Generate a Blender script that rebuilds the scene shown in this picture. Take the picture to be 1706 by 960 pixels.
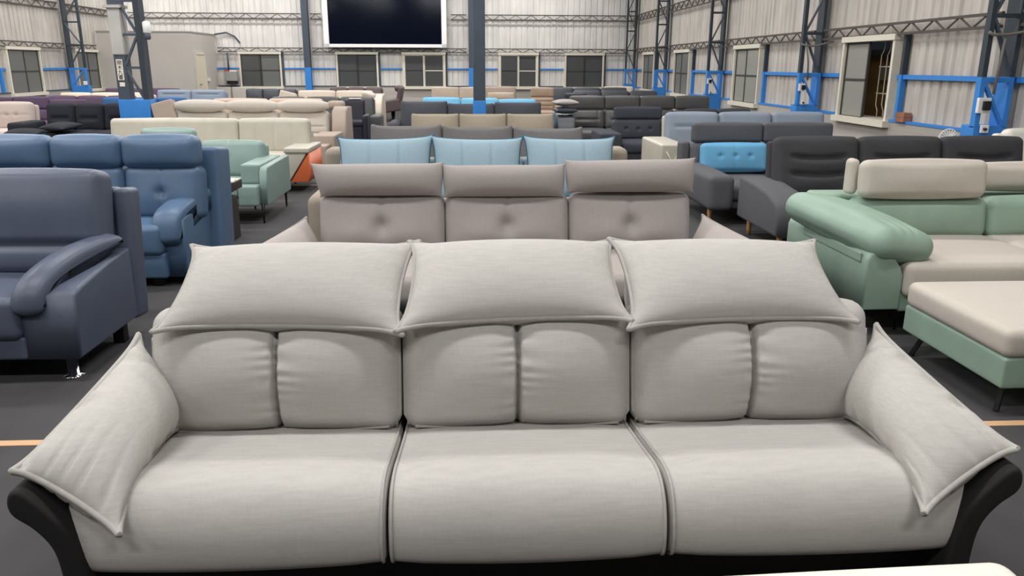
import bpy, bmesh, math, random
import numpy as np
from mathutils import Matrix, Vector, Euler

random.seed(7)
for o in list(bpy.data.objects):
    bpy.data.objects.remove(o)
scn = bpy.context.scene
COL = scn.collection
R = math.radians

# ------------------------------------------------------------------ camera
cam_data = bpy.data.cameras.new('camera')
cam = bpy.data.objects.new('camera', cam_data)
COL.objects.link(cam)
scn.camera = cam
cam_data.sensor_width = 36.0
cam_data.lens = 36.0 * 1310.0 / 1706.0
cam_data.clip_end = 200
rot = Matrix(((0.99867551, 0.0108103, -0.0503028),
              (-0.05134525, 0.27212983, -0.9608897),
              (0.00330138, 0.96219982, 0.27232446)))
cam.matrix_world = Matrix.Translation((0, 0, 1.43)) @ rot.to_4x4()

# ------------------------------------------------------------------ world, exposure
world = bpy.data.worlds.new('night')
scn.world = world
world.use_nodes = True
world.node_tree.nodes['Background'].inputs[0].default_value = (0.02, 0.025, 0.035, 1)
world.node_tree.nodes['Background'].inputs[1].default_value = 0.5
vs = scn.view_settings
vs.view_transform = 'Standard'
vs.look = 'None'
vs.gamma = 1.0
vs.use_curve_mapping = False
vs.exposure = 0.0

# ------------------------------------------------------------------ ceiling lamps (rows of LED battens under the roof)
LAMP_W = 102.0
for lx in (-9.9, -5.9, -1.9, 2.1):
    for ly in (-1.4, 2.4, 6.2, 10.0, 13.8, 17.6, 21.4, 25.0):
        ld = bpy.data.lights.new('batten_light', 'AREA')
        ld.shape = 'RECTANGLE'
        ld.size = 2.2
        ld.size_y = 0.35
        ld.energy = LAMP_W
        ld.color = (1.0, 0.98, 0.965)
        lo = bpy.data.objects.new('batten_light', ld)
        lo.location = (lx, ly, 5.25)
        COL.objects.link(lo)

# ------------------------------------------------------------------ materials
def lin(c):
    c = c / 255.0
    return c / 12.92 if c <= 0.04045 else ((c + 0.055) / 1.055) ** 2.4

def rgb(r, g, b):
    return (lin(r), lin(g), lin(b), 1.0)

def mat(name, col, rough=0.8, kind='plain', metal=0.0, var=0.08, bump=0.15, scale=60.0, spec=0.4, sheen=0.0, stretch=None):
    m = bpy.data.materials.new(name)
    m.use_nodes = True
    nt = m.node_tree
    b = nt.nodes['Principled BSDF']
    c = rgb(*col)
    b.inputs['Roughness'].default_value = rough
    b.inputs['Metallic'].default_value = metal
    b.inputs['Specular IOR Level'].default_value = spec
    b.inputs['Sheen Weight'].default_value = sheen
    tc = nt.nodes.new('ShaderNodeTexCoord')

    def noise(sc, detail, st=None, coord='Object'):
        mp = nt.nodes.new('ShaderNodeMapping')
        nt.links.new(tc.outputs[coord], mp.inputs[0])
        if st:
            mp.inputs['Scale'].default_value = st
        n = nt.nodes.new('ShaderNodeTexNoise')
        n.inputs['Scale'].default_value = sc
        n.inputs['Detail'].default_value = detail
        nt.links.new(mp.outputs[0], n.inputs[0])
        return n.outputs[0]

    def ramp(src, lo, hi, a, z):
        mr = nt.nodes.new('ShaderNodeMapRange')
        mr.inputs[1].default_value = lo
        mr.inputs[2].default_value = hi
        mr.inputs[3].default_value = a
        mr.inputs[4].default_value = z
        nt.links.new(src, mr.inputs[0])
        return mr.outputs[0]

    def mul(x, y):
        k = nt.nodes.new('ShaderNodeMath')
        k.operation = 'MULTIPLY'
        nt.links.new(x, k.inputs[0])
        nt.links.new(y, k.inputs[1])
        return k.outputs[0]

    if kind == 'linen':
        f1 = noise(44, 4, (0.3, 1, 5))
        f2 = noise(60, 3, (6, 1, 0.5))
        f3 = noise(5, 2)
        fac = mul(mul(ramp(f1, .3, .7, 1 - var, 1 + var), ramp(f2, .3, .7, 1 - var * .6, 1 + var * .6)), ramp(f3, .3, .7, 1 - var * .4, 1 + var * .4))
        h = noise(420, 2)
    elif kind == 'fabric':
        f1 = noise(scale, 5)
        f3 = noise(4, 2)
        fac = mul(ramp(f1, .3, .7, 1 - var, 1 + var), ramp(f3, .3, .7, 1 - var * .4, 1 + var * .4))
        h = noise(350, 2)
    elif kind == 'leather':
        f1 = noise(7, 4)
        fac = ramp(f1, .3, .7, 1 - var, 1 + var)
        vo = nt.nodes.new('ShaderNodeTexVoronoi')
        vo.inputs['Scale'].default_value = 150
        nt.links.new(tc.outputs['Object'], vo.inputs['Vector'])
        h = vo.outputs[0]
    elif kind == 'streak':          # dusty vertical runs on steel sheet, in metres
        f1 = noise(3.2, 5, stretch or (4, 4, .35))
        f2 = noise(1.1, 4)
        fac = mul(ramp(f1, .3, .7, 1 - var, 1 + var), ramp(f2, .3, .7, 1 - var, 1 + var))
        h = f1
    elif kind == 'concrete':
        f1 = noise(4, 8)
        f2 = noise(1.2, 5)
        fac = mul(ramp(f1, .3, .7, 1 - var, 1 + var), ramp(f2, .3, .7, 1 - var, 1 + var))
        h = noise(40, 5)
    else:
        f1 = noise(scale, 4)
        fac = ramp(f1, .3, .7, 1 - var, 1 + var)
        h = f1
    mx = nt.nodes.new('ShaderNodeVectorMath')
    mx.operation = 'SCALE'
    mx.inputs[0].default_value = c[:3]
    nt.links.new(fac, mx.inputs['Scale'])
    nt.links.new(mx.outputs[0], b.inputs['Base Color'])
    if bump:
        bp = nt.nodes.new('ShaderNodeBump')
        bp.inputs['Strength'].default_value = bump
        bp.inputs['Distance'].default_value = 0.002 if kind in ('linen', 'fabric', 'leather') else 0.01
        nt.links.new(h, bp.inputs['Height'])
        nt.links.new(bp.outputs[0], b.inputs['Normal'])
    return m

def fab(name, *c, **k):
    return mat(name, c, k.pop('rough', .9), 'fabric', spec=.2, **k)

def lea(name, *c, **k):
    return mat(name, c, k.pop('rough', .42), 'leather', var=.05, bump=.12, spec=.45, **k)

def glass(name, col, alpha, rough=.12):
    m = bpy.data.materials.new(name)
    m.use_nodes = True
    nt = m.node_tree
    b = nt.nodes['Principled BSDF']
    b.inputs['Base Color'].default_value = rgb(*col)
    b.inputs['Roughness'].default_value = rough
    t = nt.nodes.new('ShaderNodeBsdfTransparent')
    mx = nt.nodes.new('ShaderNodeMixShader')
    mx.inputs[0].default_value = alpha
    out = nt.nodes['Material Output']
    nt.links.new(t.outputs[0], mx.inputs[1])
    nt.links.new(b.outputs[0], mx.inputs[2])
    nt.links.new(mx.outputs[0], out.inputs[0])
    return m

LINEN = mat('pale_grey_linen', (182, 179, 174), .92, 'linen', var=.05, bump=.2, spec=.15)
LINEN_PIPE = mat('pale_grey_piping', (172, 169, 164), .92, 'fabric', var=.05, bump=.1, spec=.15)
TAUPE = fab('taupe_fabric', 160, 153, 150, var=.03)
TAUPE_LIGHT = fab('light_taupe_fabric', 172, 165, 160, var=.03)
AQUA = fab('pale_blue_fabric', 148, 171, 183, var=.04)
AQUA_PIPE = fab('teal_piping', 72, 110, 130, var=.03)
OATMEAL = fab('oatmeal_fabric', 158, 148, 134, var=.05)
GREYFAB = fab('mid_grey_fabric', 112, 110, 110, var=.06)
STONE = fab('stone_fabric', 154, 144, 128, var=.05)
STORM = fab('storm_grey_fabric', 80, 82, 88, var=.06)
SKY = fab('sky_blue_fabric', 126, 186, 216, var=.04)
CHAR = fab('charcoal_fabric', 68, 68, 71, var=.06)
GREYSUEDE = fab('slate_grey_fabric', 92, 93, 97, var=.05)
BRIGHTSKY = fab('bright_blue_fabric', 108, 170, 208, var=.04)
STEELBLUE = fab('steel_blue_fabric', 140, 151, 166, var=.05)
NAVYGREY = fab('navy_grey_fabric', 68, 70, 78, var=.05)
SAGE = lea('sage_green_cover', 140, 164, 148, rough=.6)
BEIGE = fab('warm_beige_fabric', 194, 187, 177, var=.03)
NAVY = lea('navy_leather', 82, 90, 108)
BLUELEA = lea('blue_leather', 84, 109, 138)
MINT = lea('mint_leather', 136, 158, 152)
CREAM = lea('cream_leather', 192, 187, 173)
ORANGE = lea('orange_leather', 196, 98, 56)
PUTTY = fab('putty_fabric', 196, 189, 179, var=.05)
PUTTYD = fab('putty_brown_fabric', 170, 156, 144, var=.05)
BLACKFAB = fab('black_fabric', 46, 48, 54, var=.05)
BLUSH = fab('blush_fabric', 196, 182, 174, var=.04)
PURPLE = fab('dusty_purple_fabric', 96, 80, 100, var=.04)
MIDBLUE = fab('mid_blue_fabric', 66, 104, 152, var=.04)
IVORY = lea('ivory_leather', 226, 212, 190)
ROSE = lea('rose_beige_leather', 198, 174, 158)
SAND = lea('sand_leather', 208, 194, 178)
GRAPH = lea('graphite_leather', 84, 84, 84)
GRAPHB = lea('blue_graphite_leather', 74, 77, 84)
BROWN = lea('plum_brown_leather', 92, 76, 78)
TAN = lea('tan_leather', 164, 142, 122)
FAWN = lea('fawn_leather', 184, 169, 154)
INK = lea('ink_black_leather', 36, 38, 50)
WHITELEA = lea('white_leather', 232, 228, 216)
BLACKWRAP = mat('black_base_cloth', (34, 33, 33), .75, 'fabric', var=.1, bump=.1, spec=.3)
DARKIN = mat('black_underside', (20, 20, 22), .9, 'plain', var=.05, bump=0)
CHROME = mat('chrome', (210, 212, 215), .12, 'plain', metal=1.0, var=.02, bump=0)
BLACKMETAL = mat('black_metal', (24, 24, 26), .45, 'plain', var=.05, bump=0)
WOODLEG = mat('oak_wood', (196, 150, 98), .5, 'streak', var=.12, bump=.1)
DARKWOOD = mat('dark_wenge_wood', (56, 50, 48), .5, 'streak', var=.1, bump=.1)
PAPER = mat('white_paper', (236, 230, 218), .8, 'plain', var=.02, bump=0)
TABLETOP = mat('pale_marble_top', (214, 200, 172), .35, 'concrete', var=.06, bump=0)
SHEET = mat('cream_steel_sheet', (224, 221, 216), .65, 'streak', var=.10, bump=.05)
SHEET_SIDE = mat('weathered_steel_sheet', (192, 186, 178), .7, 'streak', var=.13, bump=.05)
CONC = mat('concrete', (180, 174, 167), .9, 'concrete', var=.14, bump=.3)
PARTITION = mat('grey_painted_board', (196, 190, 182), .8, 'concrete', var=.03, bump=.05)
CARPET = mat('dark_grey_carpet', (66, 65, 66), .97, 'fabric', var=.12, bump=.3, scale=90)
TAPE = mat('tan_floor_tape', (206, 166, 128), .6, 'plain', var=.06, bump=0, scale=12)
ROOF = mat('pale_roof_sheet', (128, 130, 130), .8, 'plain', var=.05, bump=0, scale=2)
SLATE = mat('slate_grey_steel', (72, 82, 94), .5, 'plain', var=.1, bump=.05, scale=6)
SLATE_DARK = mat('dark_slate_steel', (50, 60, 68), .5, 'plain', var=.12, bump=.05, scale=6)
BLUEPAINT = mat('bright_blue_paint', (58, 134, 212), .45, 'plain', var=.06, bump=.05, scale=6)
GIRT = mat('dusty_dark_steel', (84, 78, 74), .7, 'plain', var=.15, bump=.05, scale=9)
ALU = mat('white_aluminium', (222, 216, 200), .5, 'plain', var=.05, bump=0, scale=8)
SASH = mat('dark_sash_metal', (62, 60, 56), .5, 'plain', var=.06, bump=0, scale=8)
DARKGLASS = glass('dark_window_glass', (86, 88, 88), .82, .2)
FROST = glass('frosted_window_glass', (150, 150, 142), .97, .35)
GREYGLASS = glass('grey_window_glass', (112, 114, 112), .9, .3)
GRILLE = mat('pale_grille_bar', (176, 170, 156), .6, 'plain', var=.05, bump=0)
SCREEN = mat('black_screen', (9, 14, 28), .1, 'plain', var=.03, bump=0, scale=2, spec=.3)
WHITEFRAME = mat('white_frame', (246, 246, 246), .5, 'plain', var=.01, bump=0)
WHITEPLASTIC = mat('white_plastic', (238, 238, 236), .4, 'plain', var=.01, bump=0)
BLACKPLASTIC = mat('black_plastic', (22, 22, 24), .4, 'plain', var=.02, bump=0)
GREYBOX = mat('grey_metal_box', (158, 158, 154), .5, 'plain', var=.04, bump=0)
REDPAINT = mat('red_plastic', (190, 40, 70), .5, 'plain', var=.03, bump=0)
CABLE = mat('grey_cable', (120, 114, 108), .7, 'plain', var=.05, bump=0)
BRICK = mat('red_clay', (152, 104, 84), .9, 'concrete', var=.18, bump=.3)
YELLOW = mat('ochre_plaster', (150, 126, 84), .9, 'concrete', var=.15, bump=.2)
DOORCREAM = mat('cream_door_paint', (224, 214, 190), .5, 'plain', var=.03, bump=0)
INKTEXT = mat('black_ink', (24, 22, 22), .7, 'plain', var=.01, bump=0)
PEELED = mat('white_peeled_paint', (188, 186, 182), .7, 'concrete', var=.06, bump=.1)

# ------------------------------------------------------------------ object helpers
def thing(name, label, cat, loc, group=None, rz=0.0):
    o = bpy.data.objects.new(name, None)
    COL.objects.link(o)
    o.location = loc
    o.rotation_euler = (0, 0, rz)
    o.empty_display_size = .1
    o['label'] = label
    o['category'] = cat
    if group:
        o['group'] = group
    return o

def struct(name, loc=(0, 0, 0)):
    o = bpy.data.objects.new(name, None)
    COL.objects.link(o)
    o.location = loc
    o['kind'] = 'structure'
    return o

def tag(o, label, cat, group=None):
    o['label'] = label
    o['category'] = cat
    if group:
        o['group'] = group
    return o

def base_of(parent):
    """world position of a parent (things and their parts are never rotated unless stated)"""
    p = Vector((0, 0, 0))
    while parent is not None:
        p += parent.location
        parent = parent.parent
    return p

def link(name, me, m, parent, c=(0, 0, 0), rot=(0, 0, 0), world=True):
    o = bpy.data.objects.new(name, me)
    COL.objects.link(o)
    if m is not None and not me.materials:
        me.materials.append(m)
    o.parent = parent
    o.location = Vector(c) - (base_of(parent) if world else Vector((0, 0, 0)))
    o.rotation_euler = rot
    return o

def mesh(verts, faces, smooth=True):
    me = bpy.data.meshes.new('m')
    me.from_pydata([tuple(v) for v in verts], [], [tuple(f) for f in faces])
    if smooth:
        me.polygons.foreach_set('use_smooth', [True] * len(me.polygons))
    me.update()
    return me

CUBE_V = [(x, y, z) for x in (-.5, .5) for y in (-.5, .5) for z in (-.5, .5)]
CUBE_F = [(0, 1, 3, 2), (4, 6, 7, 5), (0, 4, 5, 1), (2, 3, 7, 6), (0, 2, 6, 4), (1, 5, 7, 3)]
_cubes = {}
def unit(m):
    if m.name not in _cubes:
        me = mesh(CUBE_V, CUBE_F, False)
        me.materials.append(m)
        _cubes[m.name] = me
    return _cubes[m.name]

def cube(name, parent, m, x0, x1, y0, y1, z0, z1, rot=(0, 0, 0)):
    o = link(name, unit(m), m, parent, ((x0 + x1) / 2, (y0 + y1) / 2, (z0 + z1) / 2), rot)
    o.scale = (abs(x1 - x0), abs(y1 - y0), abs(z1 - z0))
    return o

def bar(name, parent, m, p0, p1, w, h=None):
    p0, p1 = Vector(p0), Vector(p1)
    d = p1 - p0
    o = link(name, unit(m), m, parent, (p0 + p1) / 2)
    o.rotation_euler = d.to_track_quat('X', 'Z').to_euler()
    o.scale = (d.length, w, h or w)
    return o

def rbox(name, parent, m, c, s, r, rot=(0, 0, 0), puff=(0, 0, 0), n=(6, 4, 6), fn=None):
    """a rounded, optionally puffed box; fn(pos, uvw) may reshape it"""
    half = np.array(s) / 2
    r = min(r, half.min() * .98)
    ax = []
    for k in range(3):
        h = half[k]
        ax.append(np.concatenate([[-h, -h + r / 3, -h + r * 2 / 3], np.linspace(-h + r, h - r, n[k] + 1), [h - r * 2 / 3, h - r / 3, h]]))
    P, F, off = [], [], 0
    for k in range(3):
        i, j = (k + 1) % 3, (k + 2) % 3
        A, B = np.meshgrid(ax[i], ax[j], indexing='ij')
        na, nb = A.shape
        for sg in (-1, 1):
            p = np.zeros((na * nb, 3))
            p[:, i] = A.ravel()
            p[:, j] = B.ravel()
            p[:, k] = sg * half[k]
            P.append(p)
            a = (np.arange(na - 1)[:, None] * nb + np.arange(nb - 1)[None, :]).ravel() + off
            q = np.stack([a, a + nb, a + nb + 1, a + 1], 1)
            F.append(q if sg > 0 else q[:, ::-1])
            off += na * nb
    P = np.concatenate(P)
    F = np.concatenate(F)
    key, idx, inv = np.unique(np.round(P, 6), axis=0, return_index=True, return_inverse=True)
    inv = inv.ravel()
    P = P[idx]
    F = inv[F]
    q = np.clip(P, -(half - r), half - r)
    d = P - q
    L = np.linalg.norm(d, axis=1)[:, None]
    pos = q + d / np.maximum(L, 1e-9) * r
    u = P / half
    for k in range(3):
        if puff[k]:
            i, j = (k + 1) % 3, (k + 2) % 3
            pos[:, k] += puff[k] * u[:, k] * (1 - u[:, i] ** 2) * (1 - u[:, j] ** 2)
    if fn is not None:
        pos = fn(pos, u)
    return link(name, mesh(pos.tolist(), F.tolist()), m, parent, c, rot)

def tube_mesh(pts, r, closed=False, seg=6):
    pts = [Vector(p) for p in pts]
    n = len(pts)
    V, F = [], []
    up = None
    for i, p in enumerate(pts):
        a = pts[(i - 1) % n] if closed or i > 0 else p
        b = pts[(i + 1) % n] if closed or i < n - 1 else p
        t = (b - a)
        t = t.normalized() if t.length > 1e-9 else Vector((1, 0, 0))
        if up is None:
            up = t.orthogonal().normalized()
        up = (up - t * up.dot(t))
        up = up.normalized() if up.length > 1e-6 else t.orthogonal().normalized()
        s = t.cross(up)
        for k in range(seg):
            an = 2 * math.pi * k / seg
            V.append(p + (up * math.cos(an) + s * math.sin(an)) * r)
    for i in range(n if closed else n - 1):
        for k in range(seg):
            a, b = i * seg + k, i * seg + (k + 1) % seg
            c, d = ((i + 1) % n) * seg + (k + 1) % seg, ((i + 1) % n) * seg + k
            F.append((a, b, c, d))
    if not closed:
        F.append(tuple(range(seg))[::-1])
        F.append(tuple(range((n - 1) * seg, n * seg)))
    return mesh(V, F)

def tube(name, parent, m, pts, r, closed=False, seg=6):
    c = Vector(pts[0])
    return link(name, tube_mesh([Vector(p) - c for p in pts], r, closed, seg), m, parent, c)

def lathe(name, parent, m, c, prof, seg=14, rot=(0, 0, 0)):
    V, F = [], []
    for r, z in prof:
        for k in range(seg):
            a = 2 * math.pi * k / seg
            V.append((r * math.cos(a), r * math.sin(a), z))
    for i in range(len(prof) - 1):
        for k in range(seg):
            F.append((i * seg + k, i * seg + (k + 1) % seg, (i + 1) * seg + (k + 1) % seg, (i + 1) * seg + k))
    F.append(tuple(range(seg))[::-1])
    F.append(tuple(range((len(prof) - 1) * seg, len(prof) * seg)))
    return link(name, mesh(V, F), m, parent, c, rot)

def pillow(name, parent, m, c, w, h, t, rot=(0, 0, 0), pinch=.05, ear=0.0, n=(24, 16), pipe=0.0, pm=None, ex=.42, fn=None, quad=None):
    """knife-edged cushion lying in its own XY plane, face along +Z"""
    nx, ny = n
    U, Vv = np.meshgrid(np.sin(np.pi / 2 * np.linspace(-1, 1, nx)), np.sin(np.pi / 2 * np.linspace(-1, 1, ny)), indexing='ij')
    cr = ear * (np.abs(U * Vv)) ** 10
    X = w / 2 * U * (1 - pinch * (1 - Vv ** 2) * np.abs(U)) + np.sign(U) * cr
    Y = h / 2 * Vv * (1 - pinch * 1.3 * (1 - U ** 2) * np.abs(Vv)) + np.sign(Vv) * cr
    Z = t / 2 * np.maximum((1 - U ** 2) * (1 - Vv ** 2), 0) ** ex
    if quad is None:
        top = np.stack([X, Y, Z], -1).reshape(-1, 3)
        bot = np.stack([X, Y, -Z], -1).reshape(-1, 3)
    else:                       # four world corners: bottom left, bottom right, top right, top left
        q = [np.array(k, float) for k in quad]
        c = tuple((q[0] + q[1] + q[2] + q[3]) / 4)
        a, b_ = (X / (w / 2) + 1)[..., None] / 2, (Y / (h / 2) + 1)[..., None] / 2
        M = (1 - a) * (1 - b_) * q[0] + a * (1 - b_) * q[1] + a * b_ * q[2] + (1 - a) * b_ * q[3] - np.array(c)
        du = (1 - b_) * (q[1] - q[0]) + b_ * (q[2] - q[3])
        dv = (1 - a) * (q[3] - q[0]) + a * (q[2] - q[1])
        N = np.cross(du, dv)
        N /= np.linalg.norm(N, axis=-1)[..., None]
        top = (M + N * Z[..., None]).reshape(-1, 3)
        bot = (M - N * Z[..., None]).reshape(-1, 3)
    if fn is not None:
        top = fn(top, U.ravel(), Vv.ravel(), 1)
        bot = fn(bot, U.ravel(), Vv.ravel(), -1)
    border = (np.abs(U).ravel() > .9999) | (np.abs(Vv).ravel() > .9999)
    bid = np.where(border, np.arange(nx * ny), 0)
    inner = np.where(~border)[0]
    bid[inner] = nx * ny + np.arange(len(inner))
    V = top.tolist() + bot[inner].tolist()
    F = []
    for i in range(nx - 1):
        for j in range(ny - 1):
            a, b, cc, d = i * ny + j, (i + 1) * ny + j, (i + 1) * ny + j + 1, i * ny + j + 1
            F.append((a, b, cc, d))
            F.append((int(bid[d]), int(bid[cc]), int(bid[b]), int(bid[a])))
    o = link(name, mesh(V, F), m, parent, c, rot)
    if pipe:
        loop = [i * ny for i in range(nx)] + [(nx - 1) * ny + j for j in range(1, ny)] + [i * ny + ny - 1 for i in range(nx - 2, -1, -1)] + [j for j in range(ny - 2, 0, -1)]
        link('piping', tube_mesh([V[k] for k in loop], pipe, True), pm or m, o, world=False)
    return o

def loop2d(pts, n=48):
    """closed Catmull-Rom through 2D points"""
    P = np.array(pts, float)
    k = len(P)
    out = []
    for q in np.linspace(0, k, n, endpoint=False):
        i = int(q)
        t = q - i
        a, b, c, d = P[(i - 1) % k], P[i], P[(i + 1) % k], P[(i + 2) % k]
        out.append(.5 * ((2 * b) + (c - a) * t + (2 * a - 5 * b + 4 * c - d) * t * t + (3 * b - a - 3 * c + d) * t ** 3))
    return np.array(out)

def extrude(name, parent, m, pts, axis, a0, a1, r=.03, mid=6, bulge=0.0, fn=None):
    """profile (p,q) swept along an axis with rounded ends. axis 'x': (p,q)=(y,z); axis 'y': (p,q)=(x,z)"""
    P = np.array(pts, float)
    area = np.sum(P[:, 0] * np.roll(P[:, 1], -1) - np.roll(P[:, 0], -1) * P[:, 1])
    if area < 0:
        P = P[::-1]
    tng = np.roll(P, -1, 0) - np.roll(P, 1, 0)
    tng /= np.maximum(np.linalg.norm(tng, axis=1)[:, None], 1e-9)
    nrm = np.stack([tng[:, 1], -tng[:, 0]], 1)
    ends = [(a0 + r * (1 - math.cos(math.pi / 2 * k / 4)), r * (1 - math.sin(math.pi / 2 * k / 4))) for k in range(5)]
    mids = [(a0 + r + (a1 - a0 - 2 * r) * k / mid, -bulge * math.sin(math.pi * k / mid) ** .6) for k in range(1, mid)]
    rest = [(a0 + a1 - a, s) for a, s in ends[::-1]]
    rings = ends + mids + rest
    cen = np.array([(P[:, 0].min() + P[:, 0].max()) / 2, (P[:, 1].min() + P[:, 1].max()) / 2])
    ca = (a0 + a1) / 2
    V, F = [], []
    npt = len(P)
    for a, s in rings:
        q = P - nrm * s
        for (pp, qq) in q:
            V.append((a - ca, pp - cen[0], qq - cen[1]) if axis == 'x' else (pp - cen[0], a - ca, qq - cen[1]))
    for i in range(len(rings) - 1):
        for k in range(npt):
            f = (i * npt + k, i * npt + (k + 1) % npt, (i + 1) * npt + (k + 1) % npt, (i + 1) * npt + k)
            F.append(f if axis == 'y' else f[::-1])
    c1 = tuple(range(npt))
    c2 = tuple(range((len(rings) - 1) * npt, len(rings) * npt))
    F.append(c1[::-1] if axis == 'y' else c1)
    F.append(c2 if axis == 'y' else c2[::-1])
    if fn is not None:
        V = fn(np.array(V)).tolist()
    c = (ca, cen[0], cen[1]) if axis == 'x' else (cen[0], ca, cen[1])
    me = mesh(V, F)
    bm = bmesh.new()
    bm.from_mesh(me)
    bmesh.ops.recalc_face_normals(bm, faces=bm.faces)
    bm.to_mesh(me)
    bm.free()
    return link(name, me, m, parent, c)

# ------------------------------------------------------------------ the hall
XR, XL, YB, YN, ZC = 5.5, -11.0, 27.0, -12.0, 6.2
PITCH = .19
WIN_Z0, WIN_Z1 = .73, 1.78

def sheets(parent, m, place, p0, p1, openings, groove, zbot=.76, ztop=ZC):
    step = PITCH * 5
    cuts = sorted(set([p0, p1] + [round(p0 + step * i, 3) for i in range(1, int((p1 - p0) / step) + 1)] + [v for o in openings for v in o[:2] if p0 < v < p1]))
    for a, b in zip(cuts[:-1], cuts[1:]):
        if b - a < .02:
            continue
        zz = [(zbot, ztop)]
        for (oa, ob, z0, z1) in openings:
            if oa < b - 1e-4 and ob > a + 1e-4:
                zz = [s for (c, d) in zz for s in ((c, min(d, z0)), (max(c, z1), d)) if s[1] - s[0] > .02]
        ts = [a, b]
        k0 = int(math.floor((a - p0) / PITCH)) - 1
        fl = PITCH - groove
        for k in range(k0, k0 + int((b - a) / PITCH) + 4):
            for f in (0, fl, fl + groove * .3, fl + groove * .7):
                t = p0 + k * PITCH + f
                if a < t < b:
                    ts.append(t)
        ts = sorted(set(round(t, 4) for t in ts))

        def dep(t):
            f = (t - p0) % PITCH
            if f <= fl:
                return 0.0
            g = (f - fl) / groove
            return .028 * min(1, g / .3, (1 - g) / .3)
        for (z0, z1) in zz:
            pts = [place(t, dep(t) if .003 < t - a and t < b - .003 else .006, z) for z in (z0, z1) for t in ts]
            n = len(ts)
            c = place((a + b) / 2, 0, (z0 + z1) / 2)
            V = [tuple(np.array(p) - np.array(c)) for p in pts]
            link('sheet', mesh(V, [(i, i + 1, n + i + 1, n + i) for i in range(n - 1)], False), m, parent, c)

floor = struct('floor')
cube('carpet', floor, CARPET, XL - .3, XR + .3, YN, YB + .3, -.1, 0)
for ty in (2.89, 6.34, 9.8, 13.25):
    cube('floor_tape', floor, TAPE, XL + .4, XR - .2, ty - .022, ty + .022, 0, .003)
ceil = struct('ceiling')
cube('roof_sheet', ceil, ROOF, XL - .3, XR + .3, YN, YB + .3, ZC, ZC + .1)
for py in (-4.5, 0, 4, 8, 12.5, 17.4, 22.4):
    cube('rafter', ceil, SLATE, XL, XR, py - .1, py + .1, ZC - .3, ZC)
wf = struct('wall_front')
cube('wall_panel', wf, SLATE, XL - .3, XR + .3, YN - .2, YN, 0, ZC)

back_windows = [(-7.43, -6.15), (-4.32, -3.03), (-2.17, -.84), (.97, 2.22), (3.16, 4.4)]
right_windows = [(10.2, 11.58), (15.03, 16.45), (19.92, 21.35), (23.8, 25.28)]
left_windows = [(19.92, 21.36), (23.3, 24.66)]

wb = struct('wall_back')
sheets(wb, SHEET, lambda t, d, z: (t, YB + d, z), XL, XR, [(a, b, WIN_Z0, WIN_Z1) for a, b in back_windows], .045)
cube('plinth', wb, CONC, XL, XR, YB - .06, YB + .2, 0, .76)
wr = struct('wall_right')
sheets(wr, SHEET_SIDE, lambda t, d, z: (XR + d, t, z), YN, YB, [(a, b, WIN_Z0, WIN_Z1) for a, b in right_windows], .085)
cube('plinth', wr, CONC, XR - .08, XR + .2, YN, YB, 0, .76)
wl = struct('wall_left')
sheets(wl, SHEET_SIDE, lambda t, d, z: (XL - d, t, z), YN, YB, [(a, b, WIN_Z0, WIN_Z1) for a, b in left_windows], .06)
cube('plinth', wl, CONC, XL - .2, XL + .08, YN, YB, 0, .76)

def gaps(p0, p1, holes):
    out, a = [], p0
    for h0, h1 in sorted(holes):
        if h0 > a:
            out.append((a, h0 - .06))
        a = h1 + .06
    out.append((a, p1))
    return [g for g in out if g[1] - g[0] > .05]

for a, b in gaps(-8.2, XR, back_windows):          # blue rail, sheet edge trim
    cube('rail', wb, BLUEPAINT, a, b, YB - .05, YB - .01, 1.29, 1.335)
    cube('bottom_trim', wb, SLATE, a, b, YB - .075, YB - .01, .745, .775)
for a, b in gaps(6.0, YB, right_windows):
    cube('rail', wr, BLUEPAINT, XR - .05, XR - .01, a, b, 1.28, 1.335)
    cube('bottom_trim', wr, BLUEPAINT, XR - .09, XR - .01, a, b, .745, .775)
for a, b in gaps(16, 24.6, left_windows):
    cube('rail', wl, BLUEPAINT, XL + .01, XL + .05, a, b, 1.28, 1.335)
    cube('bottom_trim', wl, SLATE, XL + .01, XL + .09, a, b, .745, .775)

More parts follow.
